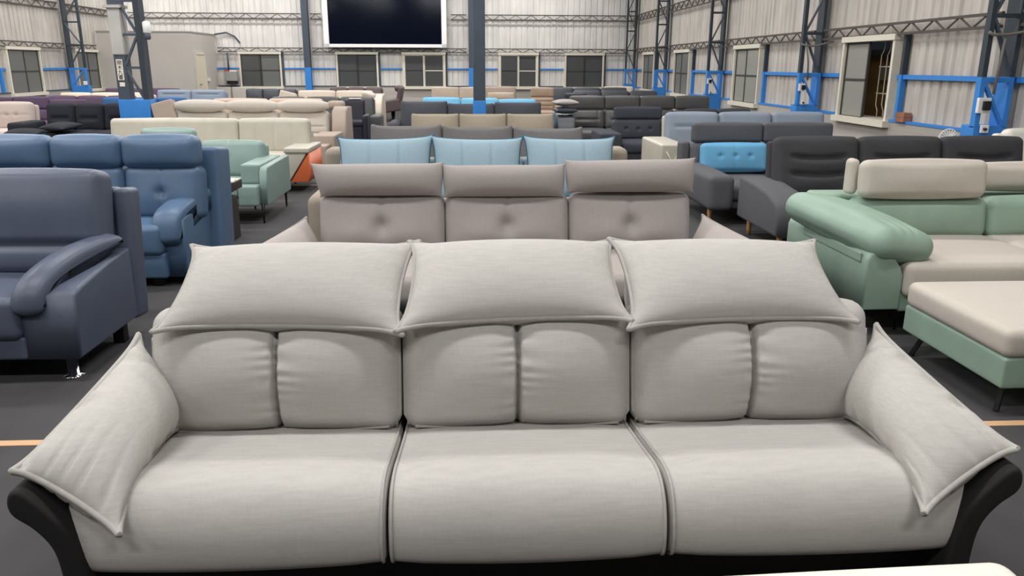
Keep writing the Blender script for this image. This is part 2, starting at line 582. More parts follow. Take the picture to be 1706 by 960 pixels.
# ---- windows
wn = [0]
def window(place, box, a, b, style):
    """place(t, out, z): t along the wall, out towards the room"""
    wn[0] += 1
    c = place((a + b) / 2, 0, WIN_Z0)
    w = struct('window_%d' % wn[0], c)
    z0, z1 = WIN_Z0, WIN_Z1
    B = lambda nm, m, t0, t1, o0, o1, za, zb: box(nm, w, m, t0, t1, o0, o1, za, zb)
    B('frame', ALU, a - .035, a + .02, -.1, .12, z0 - .02, z1 + .045)
    B('frame', ALU, b - .02, b + .035, -.1, .12, z0 - .02, z1 + .045)
    B('frame', ALU, a - .05, b + .05, -.1, .14, z1 - .02, z1 + .055)
    B('sill', ALU, a - .07, b + .07, -.1, .17, z0 - .06, z0 + .02)
    mid, zm = (a + b) / 2, (z0 + z1) / 2
    fr = ALU if style == 'white' else SASH
    gl = {'frost': FROST, 'open': FROST, 'grey': GREYGLASS}.get(style, DARKGLASS)
    sw = .032
    for k, (s0, s1) in enumerate(((a + .02, mid), (mid, b - .02))):
        if style == 'open' and k == 0:
            continue
        o0 = .085 - .032 * k
        B('sash', fr, s0, s0 + sw, o0, o0 + .03, z0, z1)
        B('sash', fr, s1 - sw, s1, o0, o0 + .03, z0, z1)
        B('sash', fr, s0, s1, o0, o0 + .03, z0, z0 + .03)
        B('sash', fr, s0, s1, o0, o0 + .03, z1 - .05, z1 - .02)
        if not (style == 'white' and k == 0):
            B('sash', fr, s0, s1, o0, o0 + .03, zm - .015, zm + .015)
        g2 = GREYGLASS if (style == 'dark' and k == 1) else gl
        B('pane', g2, s0 + sw, s1 - sw, o0 + .012, o0 + .018, z0 + .03, zm - .01)
        B('pane', g2, s0 + sw, s1 - sw, o0 + .012, o0 + .018, zm + .01, z1 - .05)
    if style in ('bars', 'white', 'open', 'dark'):
        n = 4 if style in ('open', 'white') else 8
        lo = a + .04
        hi = b - .04 if style in ('bars', 'dark') else mid
        for k in range(n):
            t = lo + (hi - lo) * (k + .5) / n
            pts = [place(t, -.09, z0), place(t, -.09, z0 + .12), place(t + .02, -.07, z0 + .2), place(t + .02, -.07, z1 - .2), place(t, -.09, z1 - .12), place(t, -.09, z1)]
            tube('grille_bar', w, GRILLE, pts, .008, seg=5)
        for z in (z0 + .35, z1 - .35):
            tube('grille_bar', w, GRILLE, [place(lo, -.08, z), place(hi, -.08, z)], .008, seg=5)
    return w

boxb = lambda nm, w, m, t0, t1, o0, o1, za, zb: cube(nm, w, m, t0, t1, YB - o1, YB - o0, za, zb)
boxr = lambda nm, w, m, t0, t1, o0, o1, za, zb: cube(nm, w, m, XR - o1, XR - o0, t0, t1, za, zb)
boxl = lambda nm, w, m, t0, t1, o0, o1, za, zb: cube(nm, w, m, XL + o0, XL + o1, t0, t1, za, zb)
for (a, b), st in zip(back_windows, ('dark', 'bars', 'white', 'white', 'bars')):
    window(lambda t, o, z: (t, YB - o, z), boxb, a, b, st)
for (a, b), st in zip(right_windows, ('open', 'frost', 'grey', 'grey')):
    window(lambda t, o, z: (XR - o, t, z), boxr, a, b, st)
for a, b in left_windows:
    window(lambda t, o, z: (XL + o, t, z), boxl, a, b, 'grey')
for a, b in right_windows:                          # grey reveal and post beside each window
    cube('window_post', wr, BLUEPAINT, XR - .07, XR - .0, a - .2, a - .14, .77, 1.335)
    cube('window_post', wr, SLATE_DARK, XR - .07, XR - .0, a - .2, a - .14, 1.335, 1.83)
for a, b in left_windows:
    cube('window_post', wl, BLUEPAINT, XL, XL + .07, a - .3, a - .22, .77, 1.335)
for a, b in back_windows:
    cube('window_post', wb, SLATE, b + .05, b + .1, YB - .06, YB, .77, 1.82)

yard = struct('wall_outside')
cube('neighbour_wall', yard, YELLOW, 7.3, 7.5, 7.0, 16.5, 0, 1.62)
cube('neighbour_roof', yard, SLATE, 7.2, 7.6, 7.0, 16.5, 1.62, 1.72)
cube('neighbour_window', yard, GREYBOX, 7.26, 7.3, 13.6, 14.1, 1.2, 1.45)
cube('yard_ground', yard, CONC, 5.8, 9, 6, 18, -.1, 0)
yl = bpy.data.lights.new('yard_fill', 'AREA')  # added fill lamp with no fixture, brightens the ochre wall outside
yl.size = .5
yl.energy = 9
yl.color = (1, .85, .6)
yo = bpy.data.objects.new('yard_fill', yl)
yo.location = (6.3, 12.5, 2.6)
COL.objects.link(yo)

# ---- partition room in the far left corner
pt = struct('wall_partition', (-9.6, 24.7, 0))
cube('partition_front', pt, PARTITION, XL + .1, -8.2, 24.7, 24.78, 0, 2.33)
cube('partition_side', pt, PARTITION, -8.28, -8.2, 24.78, YB, 0, 2.33)
cube('cap_rail', pt, GREYBOX, XL + .1, -8.18, 24.68, 24.8, 2.33, 2.37)
cube('cap_rail', pt, GREYBOX, -8.3, -8.18, 24.8, YB, 2.33, 2.37)
dr = struct('door_1', (-8.18, 25.3, 0))
cube('door_leaf', dr, DOORCREAM, -8.2, -8.17, 24.95, 25.65, 0, 1.72)
cube('door_frame', dr, ALU, -8.2, -8.15, 24.89, 24.95, 0, 1.78)
cube('door_frame', dr, ALU, -8.2, -8.15, 25.65, 25.71, 0, 1.78)
cube('door_frame', dr, ALU, -8.2, -8.15, 24.89, 25.71, 1.72, 1.78)
lathe('door_knob', dr, TAN, (-8.13, 25.02, .85), [(.012, -.04), (.015, 0), (.035, .01), (.035, .03), (.01, .04)], 10, (0, R(90), 0))
sw_ = link('switch_box', unit(WHITEPLASTIC), WHITEPLASTIC, None, (-8.17, 25.95, .98))
sw_.scale = (.06, .12, .1)
tag(sw_, 'small white switch box on the grey partition beside the cream door', 'switch')

# ------------------------------------------------------------------ steel: girders and columns
def girder(label, p0, p1, z0, z1, fine, group):
    p0, p1 = Vector(p0), Vector(p1)
    g = thing('lattice_girder', label, 'girder', ((p0 + p1) / 2 + Vector((0, 0, z0))), group)
    Z = Vector((0, 0, 1))
    bar('top_chord', g, GIRT, p0 + Z * z1, p1 + Z * z1, .035, .03)
    bar('bottom_chord', g, GIRT, p0 + Z * z0, p1 + Z * z0, .035, .03)
    L = (p1 - p0).length
    n = max(2, int(L / .24))
    q = [p0 + (p1 - p0) * (i / n) + Z * (z0 if i % 2 == 0 else z1) for i in range(n + 1)]
    if fine:
        for i in range(n):
            bar('brace', g, GIRT, q[i], q[i + 1], .016)
    else:
        lat = tube('brace_lattice', g, GIRT, q, .012, seg=5)
        lat['kind'] = 'stuff'
    return g

rcol = [8.0, 12.5, 17.4, 22.4, 26.7]
names = ['nearest the camera', 'beyond the open yellow window', 'in the middle of the right wall', 'towards the far right corner']
bays = [(6.4, 7.85), (8.15, 12.35), (12.65, 17.25), (17.55, 22.25), (22.55, 26.55)]
blab = ['at the right edge of the picture', 'above the half-open barred window', 'above the second window from the near end', 'above the third window along the right wall', 'next to the far right corner']
for (a, b), l in zip(bays, blab):
    girder('low lattice girder on the right wall ' + l, (XR - .1, a, 0), (XR - .1, b, 0), 1.83, 1.96, a < 17, 'low lattice girders')
    if a > 12:
        girder('high lattice girder on the right wall ' + l, (XR - .1, a, 0), (XR - .1, b, 0), 2.82, 3.0, a < 17, 'high lattice girders')
bb = [(-8.1, -5.4), (-5.1, -.1), (.25, 5.2)]
bl = ['left of the black panel above the dark window', 'behind the bottom of the black panel', 'between the middle column and the right corner']
for (a, b), l in zip(bb, bl):
    girder('low lattice girder on the back wall ' + l, (a, YB - .12, 0), (b, YB - .12, 0), 1.83, 1.95, False, 'low lattice girders')
bb2 = [(-10.8, -5.4), (-5.1, -4.75), (-.6, -.1), (.25, 5.49)]
bl2 = ['above the grey partition room', 'in the short gap left of the black panel', 'in the short gap right of the black panel', 'high between the middle column and the right corner']
for (a, b), l in zip(bb2, bl2):
    girder('upper lattice girder on the back wall ' + l, (a, YB - .12, 0), (b, YB - .12, 0), 2.84, 3.0, False, 'high lattice girders')
for (a, b), l in zip([(18.0, 22.7), (23.1, 24.6)], ['left of the blue-footed column', 'right of the blue-footed column']):
    girder('low lattice girder on the left wall ' + l, (XL + .1, a, 0), (XL + .1, b, 0), 1.83, 1.95, False, 'low lattice girders')
for (a, b), l in zip([(18.0, 22.78), (23.02, 26.98)], ['left of the column', 'right of the column']):
    girder('high lattice girder on the left wall ' + l, (XL + .03, a, 0), (XL + .03, b, 0), 2.84, 3.0, False, 'high lattice girders')

def lattice_column(label, xi, xo, y, zblue=1.335, zsolid=.86, top=ZC - .3, green=False):
    """two channel chords across the wall with zigzag bracing; xi inner chord, xo chord at the wall"""
    c = thing('lattice_column', label, 'column', ((xi + xo) / 2, y, 0), 'lattice columns')
    sg = 1 if xo > xi else -1
    d = .11
    for nm, x, w in (('inner_chord', xi, .05), ('outer_chord', xo - sg * .05, .05)):
        x0, x1 = sorted((x, x + sg * w))
        y1 = y + (d if nm == 'outer_chord' else -.03)
        cube(nm, c, BLUEPAINT, x0, x1, y - d, y1, zsolid - .02, zblue)
        cube(nm, c, SLATE_DARK, x0, x1, y - d, y1, zblue, top)
    rbox('foot_box', c, BLUEPAINT, ((xi + xo) / 2, y, zsolid / 2), (abs(xo - xi), 2 * d, zsolid), .008)
    zs = zsolid
    k = 0
    a, b = xi + sg * .05, xo - sg * .05
    bar('tie', c, BLUEPAINT, (a, y - d + .02, zblue - .03), (b, y - d + .02, zblue - .03), .05, .05)
    bar('brace', c, BLUEPAINT, (a, y - d + .02, zblue - .06), (b, y - d + .02, zsolid), .045, .03)
    z = zblue
    while z < min(top, 3.7) - .5:
        bar('brace', c, SLATE, (a if k % 2 else b, y - d + .02, z + (0.02 if k % 2 == 0 else .02)), (b if k % 2 else a, y - d + .02, z + .55), .045, .025)
        bar('tie', c, SLATE_DARK, (a, y - d + .02, z + .58), (b, y - d + .02, z + .58), .04, .04)
        z += .6
        k += 1
    return c

lab = ['near right lattice column with white junction box on its blue foot', 'blue-footed lattice column between the two nearest right windows', 'blue-footed lattice column beyond the second right window', 'blue-footed lattice column fourth along the right wall', 'blue-footed lattice column standing in the far right corner']
for y, l in zip(rcol, lab):
    lattice_column(l, 5.08, XR - .08, y - .05)
lattice_column('blue-footed lattice column on the left wall between two grey windows', -10.45, XL + .1, 22.9)
# columns against the back wall
for x, l in ((-5.25, 'slim blue-footed steel column on the back wall left of the black panel'), (.06, 'slim blue-footed column on the back wall half hidden by the middle post')):
    c = thing('steel_column', l, 'column', (x, YB - .2, 0), 'slim wall columns')
    for nm, m, z0, z1 in (('blue_foot', BLUEPAINT, .02, 1.35), ('shaft', SLATE, 1.35, ZC - .3)):
        cube(nm, c, m, x - .1, x + .1, YB - .27, YB - .25, z0, z1)
        cube('web', c, m, x - .015, x + .015, YB - .25, YB - .1, z0, z1)
        cube('flange', c, m, x - .1, x + .1, YB - .1, YB - .08, z0, z1)
    cube('base_plate', c, BLUEPAINT, x - .18, x + .18, YB - .33, YB - .08, 0, .02)
# free-standing middle post
c = thing('steel_column', 'tall slate post with blue foot standing behind the centre row of sofas', 'column', (.14, 12.5, 0))
rbox('shaft', c, SLATE, (.14, 12.5, (.9 + ZC - .3) / 2), (.185, .2, ZC - .3 - .9), .012)
rbox('blue_foot', c, BLUEPAINT, (.14, 12.5, .46), (.2, .215, .9), .012)
cube('base_plate', c, BLUEPAINT, -.03, .31, 12.33, 12.67, 0, .015)
# free-standing left lattice post with the sign
c = thing('lattice_column', 'free-standing lattice post with vertical white sign and blue foot', 'column', (-5.05, 12.5, 0), 'lattice columns')
y = 12.5
cube('front_chord', c, SLATE, -5.26, -5.1, y - .1, y + .1, .9, 1.56)
rbox('pipe_cover', c, PEELED, (-5.18, y, 1.9), (.18, .24, .68), .02)
cube('cover_lip', c, PEELED, -5.3, -5.06, y - .15, y + .13, 2.22, 2.26)
cube('front_chord', c, SLATE, -5.26, -5.1, y - .1, y + .1, 2.26, ZC - .3)
cube('back_chord', c, SLATE_DARK, -4.9, -4.82, y - .1, y + .1, .9, ZC - .3)
rbox('blue_foot', c, BLUEPAINT, (-5.04, y, .46), (.46, .24, .92), .01)
z = .95
k = 0
while z < 3.2:
    bar('brace', c, SLATE, (-5.1 if k % 2 else -4.9, y - .08, z), (-4.9 if k % 2 else -5.1, y - .08, z + .4), .04, .03)
    bar('tie', c, SLATE, (-5.1, y - .08, z + .43), (-4.9, y - .08, z + .43), .035, .035)
    z += .47
    k += 1
sg = thing('column_sign', 'narrow white vertical sign with black characters on the left lattice post', 'sign', (-5.185, y - .105, 1.2))
cube('sign_board', sg, PAPER, -5.23, -5.14, y - .112, y - .101, 1.2, 1.5)
for i, ch in enumerate('開木九書'):
    cu = bpy.data.curves.new('character', 'FONT')
    cu.body = ch
    cu.size = .075
    cu.align_x = 'CENTER'
    cu.extrude = .0005
    cu.materials.append(INKTEXT)
    t0 = bpy.data.objects.new('character', cu)
    COL.objects.link(t0)
    bpy.context.view_layer.update()
    me = bpy.data.meshes.new_from_object(t0.evaluated_get(bpy.context.evaluated_depsgraph_get()))
    bpy.data.objects.remove(t0)
    t = bpy.data.objects.new('character', me)
    COL.objects.link(t)
    t.parent = sg
    t.location = Vector((-5.185, y - .114, 1.425 - i * .07)) - sg.location
    t.rotation_euler = (R(90), 0, 0)
st = link('sticker', unit(PAPER), PAPER, None, (-5.18, y - .106, 1.14))
st.scale = (.075, .008, .06)
tag(st, 'small square white sticker below the vertical sign on the left post', 'sticker')
sp = thing('post_lamp', 'small white lamp housing fixed to the left lattice post', 'lamp', (-4.74, 12.42, 1.93))
lathe('housing', sp, WHITEPLASTIC, (-4.74, 12.42, 1.95), [(.045, -.08), (.055, -.07), (.055, .07), (.03, .09)], 12)
lathe('glass_cup', sp, SLATE, (-4.74, 12.42, 1.83), [(.03, -.05), (.045, -.03), (.045, .05)], 12)
bar('bracket', sp, SLATE_DARK, (-4.82, 12.42, 1.95), (-4.78, 12.42, 1.95), .03)

# ------------------------------------------------------------------ things on the walls
b = thing('wall_screen', 'large black screen in a white frame high on the back wall', 'screen', (-2.7, YB - .3, 1.98))
cube('panel', b, SCREEN, -4.5, -.88, YB - .3, YB - .24, 2.06, 4.15)
cube('frame', b, WHITEFRAME, -4.66, -4.5, YB - .36, YB - .22, 1.98, 4.3)
cube('frame', b, WHITEFRAME, -.9, -.74, YB - .36, YB - .22, 1.98, 4.3)
cube('frame', b, WHITEFRAME, -4.66, -.74, YB - .36, YB - .22, 1.98, 2.08)
cube('frame', b, WHITEFRAME, -4.66, -.74, YB - .36, YB - .22, 4.14, 4.3)
cube('bracket', b, SLATE, -2.8, -2.6, YB - .22, YB, 2.4, 2.6)

eb = thing('electric_box', 'grey electric box on the back wall beside the dark four-pane window', 'box', (-7.7, YB - .15, .9))
rbox('case', eb, GREYBOX, (-7.7, YB - .2, 1.07), (.36, .2, .3), .01)
cube('open_bottom', eb, BLACKPLASTIC, -7.86, -7.54, YB - .28, YB - .12, .82, .92)
cube('red_cap', eb, REDPAINT, -7.9, -7.75, YB - .29, YB - .12, 1.22, 1.26)
cube('lid', eb, WHITEPLASTIC, -7.74, -7.53, YB - .29, YB - .12, 1.22, 1.26)
tube('conduit', eb, SLATE, [(-7.8, YB - .14, 1.26), (-7.8, YB - .14, 1.8)], .03)
for k, (x0, x1) in enumerate(((-8.05, -7.6), (-7.55, -6.9))):
    o = rbox('board_panel', None, PARTITION, ((x0 + x1) / 2, 26.2, .37), (x1 - x0, .12, .74), .015)
    tag(o, ['grey board standing left of the other under the electric box', 'wider grey board standing right under the dark window edge'][k], 'board', 'boards under the electric box')

def junction(y, x, z, lab1, lab2, s=1.0):
    j = thing('junction_box', lab1, 'switch', (x, y, z))
    rbox('case', j, WHITEPLASTIC, (x, y + .02, z + .06), (.13 * s, .04, .15 * s), .006)
    rbox('breaker', j, BLACKPLASTIC, (x + .01, y - .02, z + .06), (.07 * s, .04, .09 * s), .006)
    k = thing('power_socket', lab2, 'socket', (x + .03, y, z - .2))
    rbox('plate', k, WHITEPLASTIC, (x + .04, y + .01, z - .17), (.08 * s, .03, .08 * s), .006)
    lathe('plug', k, BLACKPLASTIC, (x + .03, y - .01, z - .17), [(.012, -.02), (.015, .02), (.008, .04)], 8, (R(90), 0, 0))

junction(7.8, 5.13, 1.0, 'white junction box with black breaker on the near right column', 'white power socket with black plug on the near right column foot')
junction(12.3, 5.13, 1.06, 'white junction box with black breaker on the second right column', 'white power socket on the second right column foot', .75)
junction(17.2, 5.13, 1.06, 'white junction box with black breaker on the third right column', 'white power socket on the third right column foot', .75)
o = rbox('power_socket', None, WHITEPLASTIC, (-10.5, 22.77, .93), (.1, .03, .1), .006)
tag(o, 'white socket on the blue foot of the left wall column', 'socket')
cb = tube('conduit', None, CABLE, [(5.2, 7.8, 1.17), (5.21, 7.8, 1.4), (5.23, 7.8, 1.7)], .014)
tag(cb, 'grey conduit rising from the junction box on the near right column', 'cable')
cb = tube('cable_bundle', None, CABLE, [(5.06, 7.81, 1.76), (5.1, 7.8, 1.735), (5.25, 7.8, 1.735), (5.38, 7.78, 1.76), (5.44, 7.6, 1.78), (5.45, 7.2, 1.8)], .016)
tag(cb, 'grey cable bundle draped across the near right column below the girder', 'cable')
cb = tube('cable_bundle', None, CABLE, [(5.05, 12.31, 1.76), (5.15, 12.3, 1.73), (5.3, 12.3, 1.74), (5.44, 12.1, 1.79)], .015)
tag(cb, 'grey cable bundle crossing the second right column below the girder', 'cable')
cb = tube('conduit', None, CABLE, [(5.2, 12.3, 1.23), (5.18, 12.3, 1.5), (5.14, 12.3, 1.71)], .012)
tag(cb, 'grey conduit running up the second right column', 'cable')
cb = tube('conduit', None, SLATE, [(-8.16, 26.9, 2.36), (-7.8, 26.93, 2.42), (-7.55, 26.96, 2.3), (-7.4, 26.97, 2.1)], .025)
tag(cb, 'dark bent conduit leaving the top of the partition room', 'cable')
o = rbox('notice_card', None, DOORCREAM, (XR - .02, 7.3, 1.22), (.012, .12, .13), .003)
tag(o, 'small cream card on the wall right of the near column', 'card')
for k, z in enumerate((.79, .85)):
    o = rbox('brick', None, BRICK, (5.43, 9.83, z), (.1, .2, .058), .005)
    tag(o, ['red brick on the wall ledge, lower of two', 'red brick stacked on the other beside the open window'][k], 'brick', 'bricks on the ledge')

# ------------------------------------------------------------------ furniture helpers
def feats(w, h, L):
    """stitched seams, creases and buttons pressed into the front (-Y) face of a cushion"""
    def fn(p, u):
        fr = np.clip(-u[:, 1], 0, 1)
        x, z = p[:, 0] / (w / 2), p[:, 2] / (h / 2)
        X, Z = p[:, 0], p[:, 2]
        d = np.zeros(len(p))
        for f in L:
            if f[0] == 'v':                     # upright seam (x, depth, width, from, to)
                m = (z > f[4]) * (z < f[5]) if len(f) > 4 else 1
                d += f[2] * np.exp(-((X - f[1] * w / 2) / f[3]) ** 2) * m
            elif f[0] == 'h':                   # level crease (z, depth, width, sag, reach)
                zc = f[1] * h / 2 - f[4] * (1 - (x / f[5]) ** 2)
                d += f[2] * np.exp(-((Z - zc) / f[3]) ** 2) * np.clip((f[5] - np.abs(x)) * 5, 0, 1)
            elif f[0] == 'd':                   # button (x, z, depth, radius)
                d += f[3] * np.exp(-((X - f[1] * w / 2) ** 2 + (Z - f[2] * h / 2) ** 2) / f[4] ** 2)
            elif f[0] == 'b':                   # soft bulge (x, z, height, rx, rz)
                d -= f[3] * np.exp(-((X - f[1] * w / 2) / f[4]) ** 2 - ((Z - f[2] * h / 2) / f[5]) ** 2)
            elif f[0] == 'c':                   # pointed upper corners and a slightly slack top edge (height)
                p[:, 2] += f[1] * (np.abs(x) ** 8 - .35 * (1 - x ** 2)) * np.clip(z, 0, 1) ** 2
            elif f[0] == 'w':                   # gathers beside an upright seam (x, amp, wavelength, reach)
                q = X - f[1] * w / 2
                d += f[2] * np.sin(Z * 6.283 / f[3] + 2.2 * np.sin(Z * 37 + 1.3 * np.sign(q)) + 14 * np.abs(q)) * np.exp(-np.abs(q) / f[4]) * (.75 + .25 * np.sin(Z * 23 + np.sign(q)))
        p[:, 1] += d * fr
        return p
    return fn

def leaned(name, parent, m, x0, x1, yb, zb, L, t, lean, r=.05, puff=.03, feat=None, n=None, gap=.006, roll=0, zpuff=.012):
    """back cushion whose front lower edge runs along (yb, zb), leaning back by lean degrees"""
    a = R(lean)
    cy = yb + L / 2 * math.sin(a) + t / 2 * math.cos(a)
    cz = zb + L / 2 * math.cos(a) - t / 2 * math.sin(a)
    w = x1 - x0 - gap
    if n is None:
        n = (max(30, int(w / .02)), 3, 22) if feat else (8, 3, 8)
    return rbox(name, parent, m, ((x0 + x1) / 2, cy, cz), (w, t, L), r, (-a, R(roll), 0), (.004, puff, zpuff), n, feats(w, L, feat) if feat else None)

def leg(parent, style, x, y, h):
    if style == 'peg':
        return lathe('leg', parent, WOODLEG, (x, y, 0), [(.016, 0), (.02, h * .5), (.026, h + .01)], 12)
    if style == 'slim':
        return lathe('leg', parent, BLACKMETAL, (x, y, 0), [(.008, 0), (.012, h * .5), (.018, h + .01)], 8)
    if style == 'chrome':
        o = lathe('leg', parent, CHROME, (x, y, 0), [(.048, 0), (.048, .006), (.024, .01), (.024, h + .01)], 16)
        return o
    if style == 'hair':
        return bar('leg', parent, BLACKMETAL, (x, y, .003), (x + .03, y + .05, h + .01), .018, .018)
    return rbox('leg', parent, BLACKMETAL, (x, y, h / 2), (.06, .06, h), .006)

def bolster(P, u, v, sd):
    P[:, 1] *= 1 - .55 * np.abs(u) ** 3
    return P

def sofa(name, label, x0, x1, n, yf, yb, zs, zt, body, seat=None, backm=None, headm=None, cat='sofa', group='sofas on show',
         lean=10, bt=.15, head=None, zh=None, feat=None, hfeat=None, arms=(), legs='block', lh=.1, bx=None, armm=None,
         seat_t=.15, frame=True, head_t=.13, cuts=None, puff=.03, tops=None, frame_top=None, hgap=.01, br=.05):
    seat, backm, armm = seat or body, backm or seat or body, armm or body
    headm = headm or backm
    root = thing(name, label, cat, ((x0 + x1) / 2, (yf + yb) / 2 + .12, 0), group)
    b0, b1 = bx or (x0, x1)
    aL = [a for a in arms if a[0] == 'L']
    aR = [a for a in arms if a[0] == 'R']
    rear = yb + bt + .1
    rbox('base', root, body, ((x0 + x1) / 2, (yf + .03 + rear) / 2, (lh + zs - seat_t + .01) / 2), (x1 - x0, rear - yf - .03, zs - seat_t - lh + .01), .015)
    w = (x1 - x0) / n
    for i in range(n):
        rbox('seat_cushion', root, seat, (x0 + w * (i + .5), (yf + yb + .08) / 2, zs - seat_t / 2), (w - .006, yb + .08 - yf, seat_t), .04, (0, 0, 0), (0, .01, .018), (8, 6, 3))
    zb = zs - .01
    zm = zh if head else zt
    L = (zm - zb) / math.cos(R(lean))
    wb_ = (b1 - b0) / n
    edges = cuts or [b0 + wb_ * i for i in range(n + 1)]
    for i in range(len(edges) - 1):
        e0, e1 = edges[i], edges[i + 1]
        dz = tops[i] if (tops and not head) else 0
        leaned('back_cushion', root, backm, e0, e1, yb, zb, L + dz, bt, lean, feat=feat, puff=puff, r=br)
        if head:
            yh = yb + L * math.sin(R(lean))
            dz = tops[i] if tops else 0
            hh = (zt - zm) + dz
            if head == 'box':
                leaned('headrest', root, headm, e0, e1, yh + .01, zm + hgap * .3, hh, head_t, lean * .4, r=.03, puff=.012, feat=hfeat, gap=hgap)
            elif head == 'puff':
                leaned('headrest', root, headm, e0, e1, yh - .03, zm - .015, hh + .02, head_t + .03, lean * .3, r=.055, puff=.03, feat=hfeat, gap=hgap)
            elif head == 'roll':
                pillow('headrest', root, headm, ((e0 + e1) / 2, yh - .02, (zm + zt) / 2), e1 - e0 + .02, hh + .05, .24, (R(80), 0, 0), pinch=0, ex=.5, n=(24, 14), fn=bolster)
            elif head == 'pillow':
                pillow('headrest', root, headm, ((e0 + e1) / 2, yh, (zm + zt) / 2), e1 - e0, hh + .04, .16, (R(90 - lean), 0, 0), pinch=.03, ear=.008, n=(20, 14))
    if frame:
        zf = frame_top or (zm - .06)
        a = R(lean)
        Lf = (zf - lh) / math.cos(a)
        y0 = yb + bt - .02
        rbox('back_frame', root, body, ((b0 + b1) / 2, y0 + Lf / 2 * math.sin(a) * .8 + .06, (zf + lh) / 2), (b1 - b0, .1, Lf), .03, (-a * .8, 0, 0))
    for (sd, aw, az, y0, y1, style) in arms:
        xa, xb = (x0 - aw, x0) if sd == 'L' else (x1, x1 + aw)
        rr = {'block': .025, 'round': .07, 'soft': .05}.get(style, .03)
        rbox('arm', root, armm, ((xa + xb) / 2, (y0 + y1) / 2, (lh + az) / 2), (aw - .004, y1 - y0, az - lh), rr, puff=(.01, 0, .01), n=(4, 6, 5))
    X0 = x0 - (aL[0][1] if aL else 0)
    X1 = x1 + (aR[0][1] if aR else 0)
    for x in (X0 + .08, X1 - .08) if legs else ():
        for y in (yf + .1, rear - .08):
            leg(root, legs, x, y, lh)
    return root

# ------------------------------------------------------------------ the big pale linen sofa in front
CX = .13
A = thing('three_seat_sofa', 'big pale grey linen sofa with loose headrest pillows in the foreground', 'sofa', (CX, 1.95, 0))
SX = [-.955, -.207, .463, 1.215]
SEATP = loop2d([(2.3, .24), (2.3, .38), (2.12, .405), (1.98, .428), (1.86, .45), (1.76, .468), (1.692, .464), (1.648, .432), (1.624, .38), (1.62, .325), (1.64, .29), (1.72, .272), (2.0, .25)], 56)
rbox('base', A, BLACKWRAP, (CX, 2.03, .16), (2.12, .66, .22), .02)
for i in range(3):
    s = extrude('seat_cushion', A, LINEN, SEATP, 'x', SX[i] + .003, SX[i + 1] - .003, .016, 10, .012)
    for xe, sg_ in ((SX[i] + .011, -1), (SX[i + 1] - .011, 1)):
        pts = [(xe, p[0], p[1]) for p in SEATP]
        q = tube_mesh([Vector(k) - base_of(s) for k in pts], .0045, True, 5)
        link('piping', q, LINEN_PIPE, s, world=False)
BXX = [-.92, -.207, .463, 1.18]
seam = {0: .02, 1: 0.0, 2: -.03}
for i in range(3):
    f = [('v', seam[i], .04, .0075), ('v', seam[i], .014, .045), ('w', seam[i], .0055, .036, .035), ('b', -.47, -.05, .02, .17, .15), ('b', .47, -.05, .02, .17, .15)]
    bk = leaned('back_cushion', A, LINEN, BXX[i], BXX[i + 1], 2.085, .412, .36, .18, 13, r=.05, puff=.055, feat=f, n=(110, 4, 44), zpuff=.02)
    for sx in (-1, 1):
        hw = (BXX[i + 1] - BXX[i]) / 2 - .008
        pts = [(sx * hw * (.97 if abs(t) > .9 else 1), -.062, t * .165) for t in np.linspace(-1, .6, 18)]
        link('piping', tube_mesh(pts, .006, False, 6), LINEN_PIPE, bk, world=False)
    pts = [(t * (hw - .03), -.075, -.172 + .004 * t * t) for t in np.linspace(-1, 1, 18)]
    link('piping', tube_mesh(pts, .006, False, 6), LINEN_PIPE, bk, world=False)

def gather(amp, freq=22, ph=0.0, reach=.14, bow=0.0):
    def fn(P, u, v, sd):
        wv = np.sin(v * freq + 2.1 * np.sin(v * 7 + ph) + ph) * np.exp(-(1 - np.abs(u)) / .12) - .9 * np.exp(-(np.sin(u * freq * .8 + 1.2 * np.sin(u * 3 + ph) + v * 1.5) / .3) ** 2) * np.exp(-(1 - np.abs(v)) / reach) * (v < 0)
        P[:, 2] += abs(bow) * (1 - v ** 2) * (1 + np.sign(bow) * u) / 2
        P[:, 2] += sd * amp * wv * (1 - np.abs(u) ** 16) * (1 - np.abs(v) ** 16)
        return P
    return fn

HB = [((-.862, 2.11, .73), (-.212, 2.1, .717), (-.185, 2.42, .886), (-.845, 2.4, .884)),
      ((-.196, 2.1, .727), (.436, 2.12, .74), (.432, 2.41, .89), (-.18, 2.41, .888)),
      ((.456, 2.1, .724), (1.095, 2.12, .728), (1.08, 2.4, .884), (.45, 2.4, .894))]
for i, q in enumerate(HB):
    pillow('headrest', A, LINEN, None, .68, .34, .18, ex=.47, quad=q, pinch=.045, ear=.02, n=(46, 30), pipe=.0075, pm=LINEN_PIPE, fn=gather(.005, ph=i * 1.3))
    rbox('headrest_flap', A, LINEN, ((q[0][0] + q[1][0]) / 2, 2.47, .72), (.55, .03, .28), .012, (R(-12), 0, 0))
rbox('back_frame', A, BLACKWRAP, (CX, 2.45, .38), (2.1, .1, .62), .03, (R(-10), 0, 0))
armp = [(-.88, .06), (-.94, .06), (-.945, .2), (-.947, .3), (-.958, .37), (-.99, .42), (-1.03, .455), (-1.04, .485), (-1.03, .515), (-1.005, .518), (-.96, .475), (-.91, .4), (-.885, .28)]
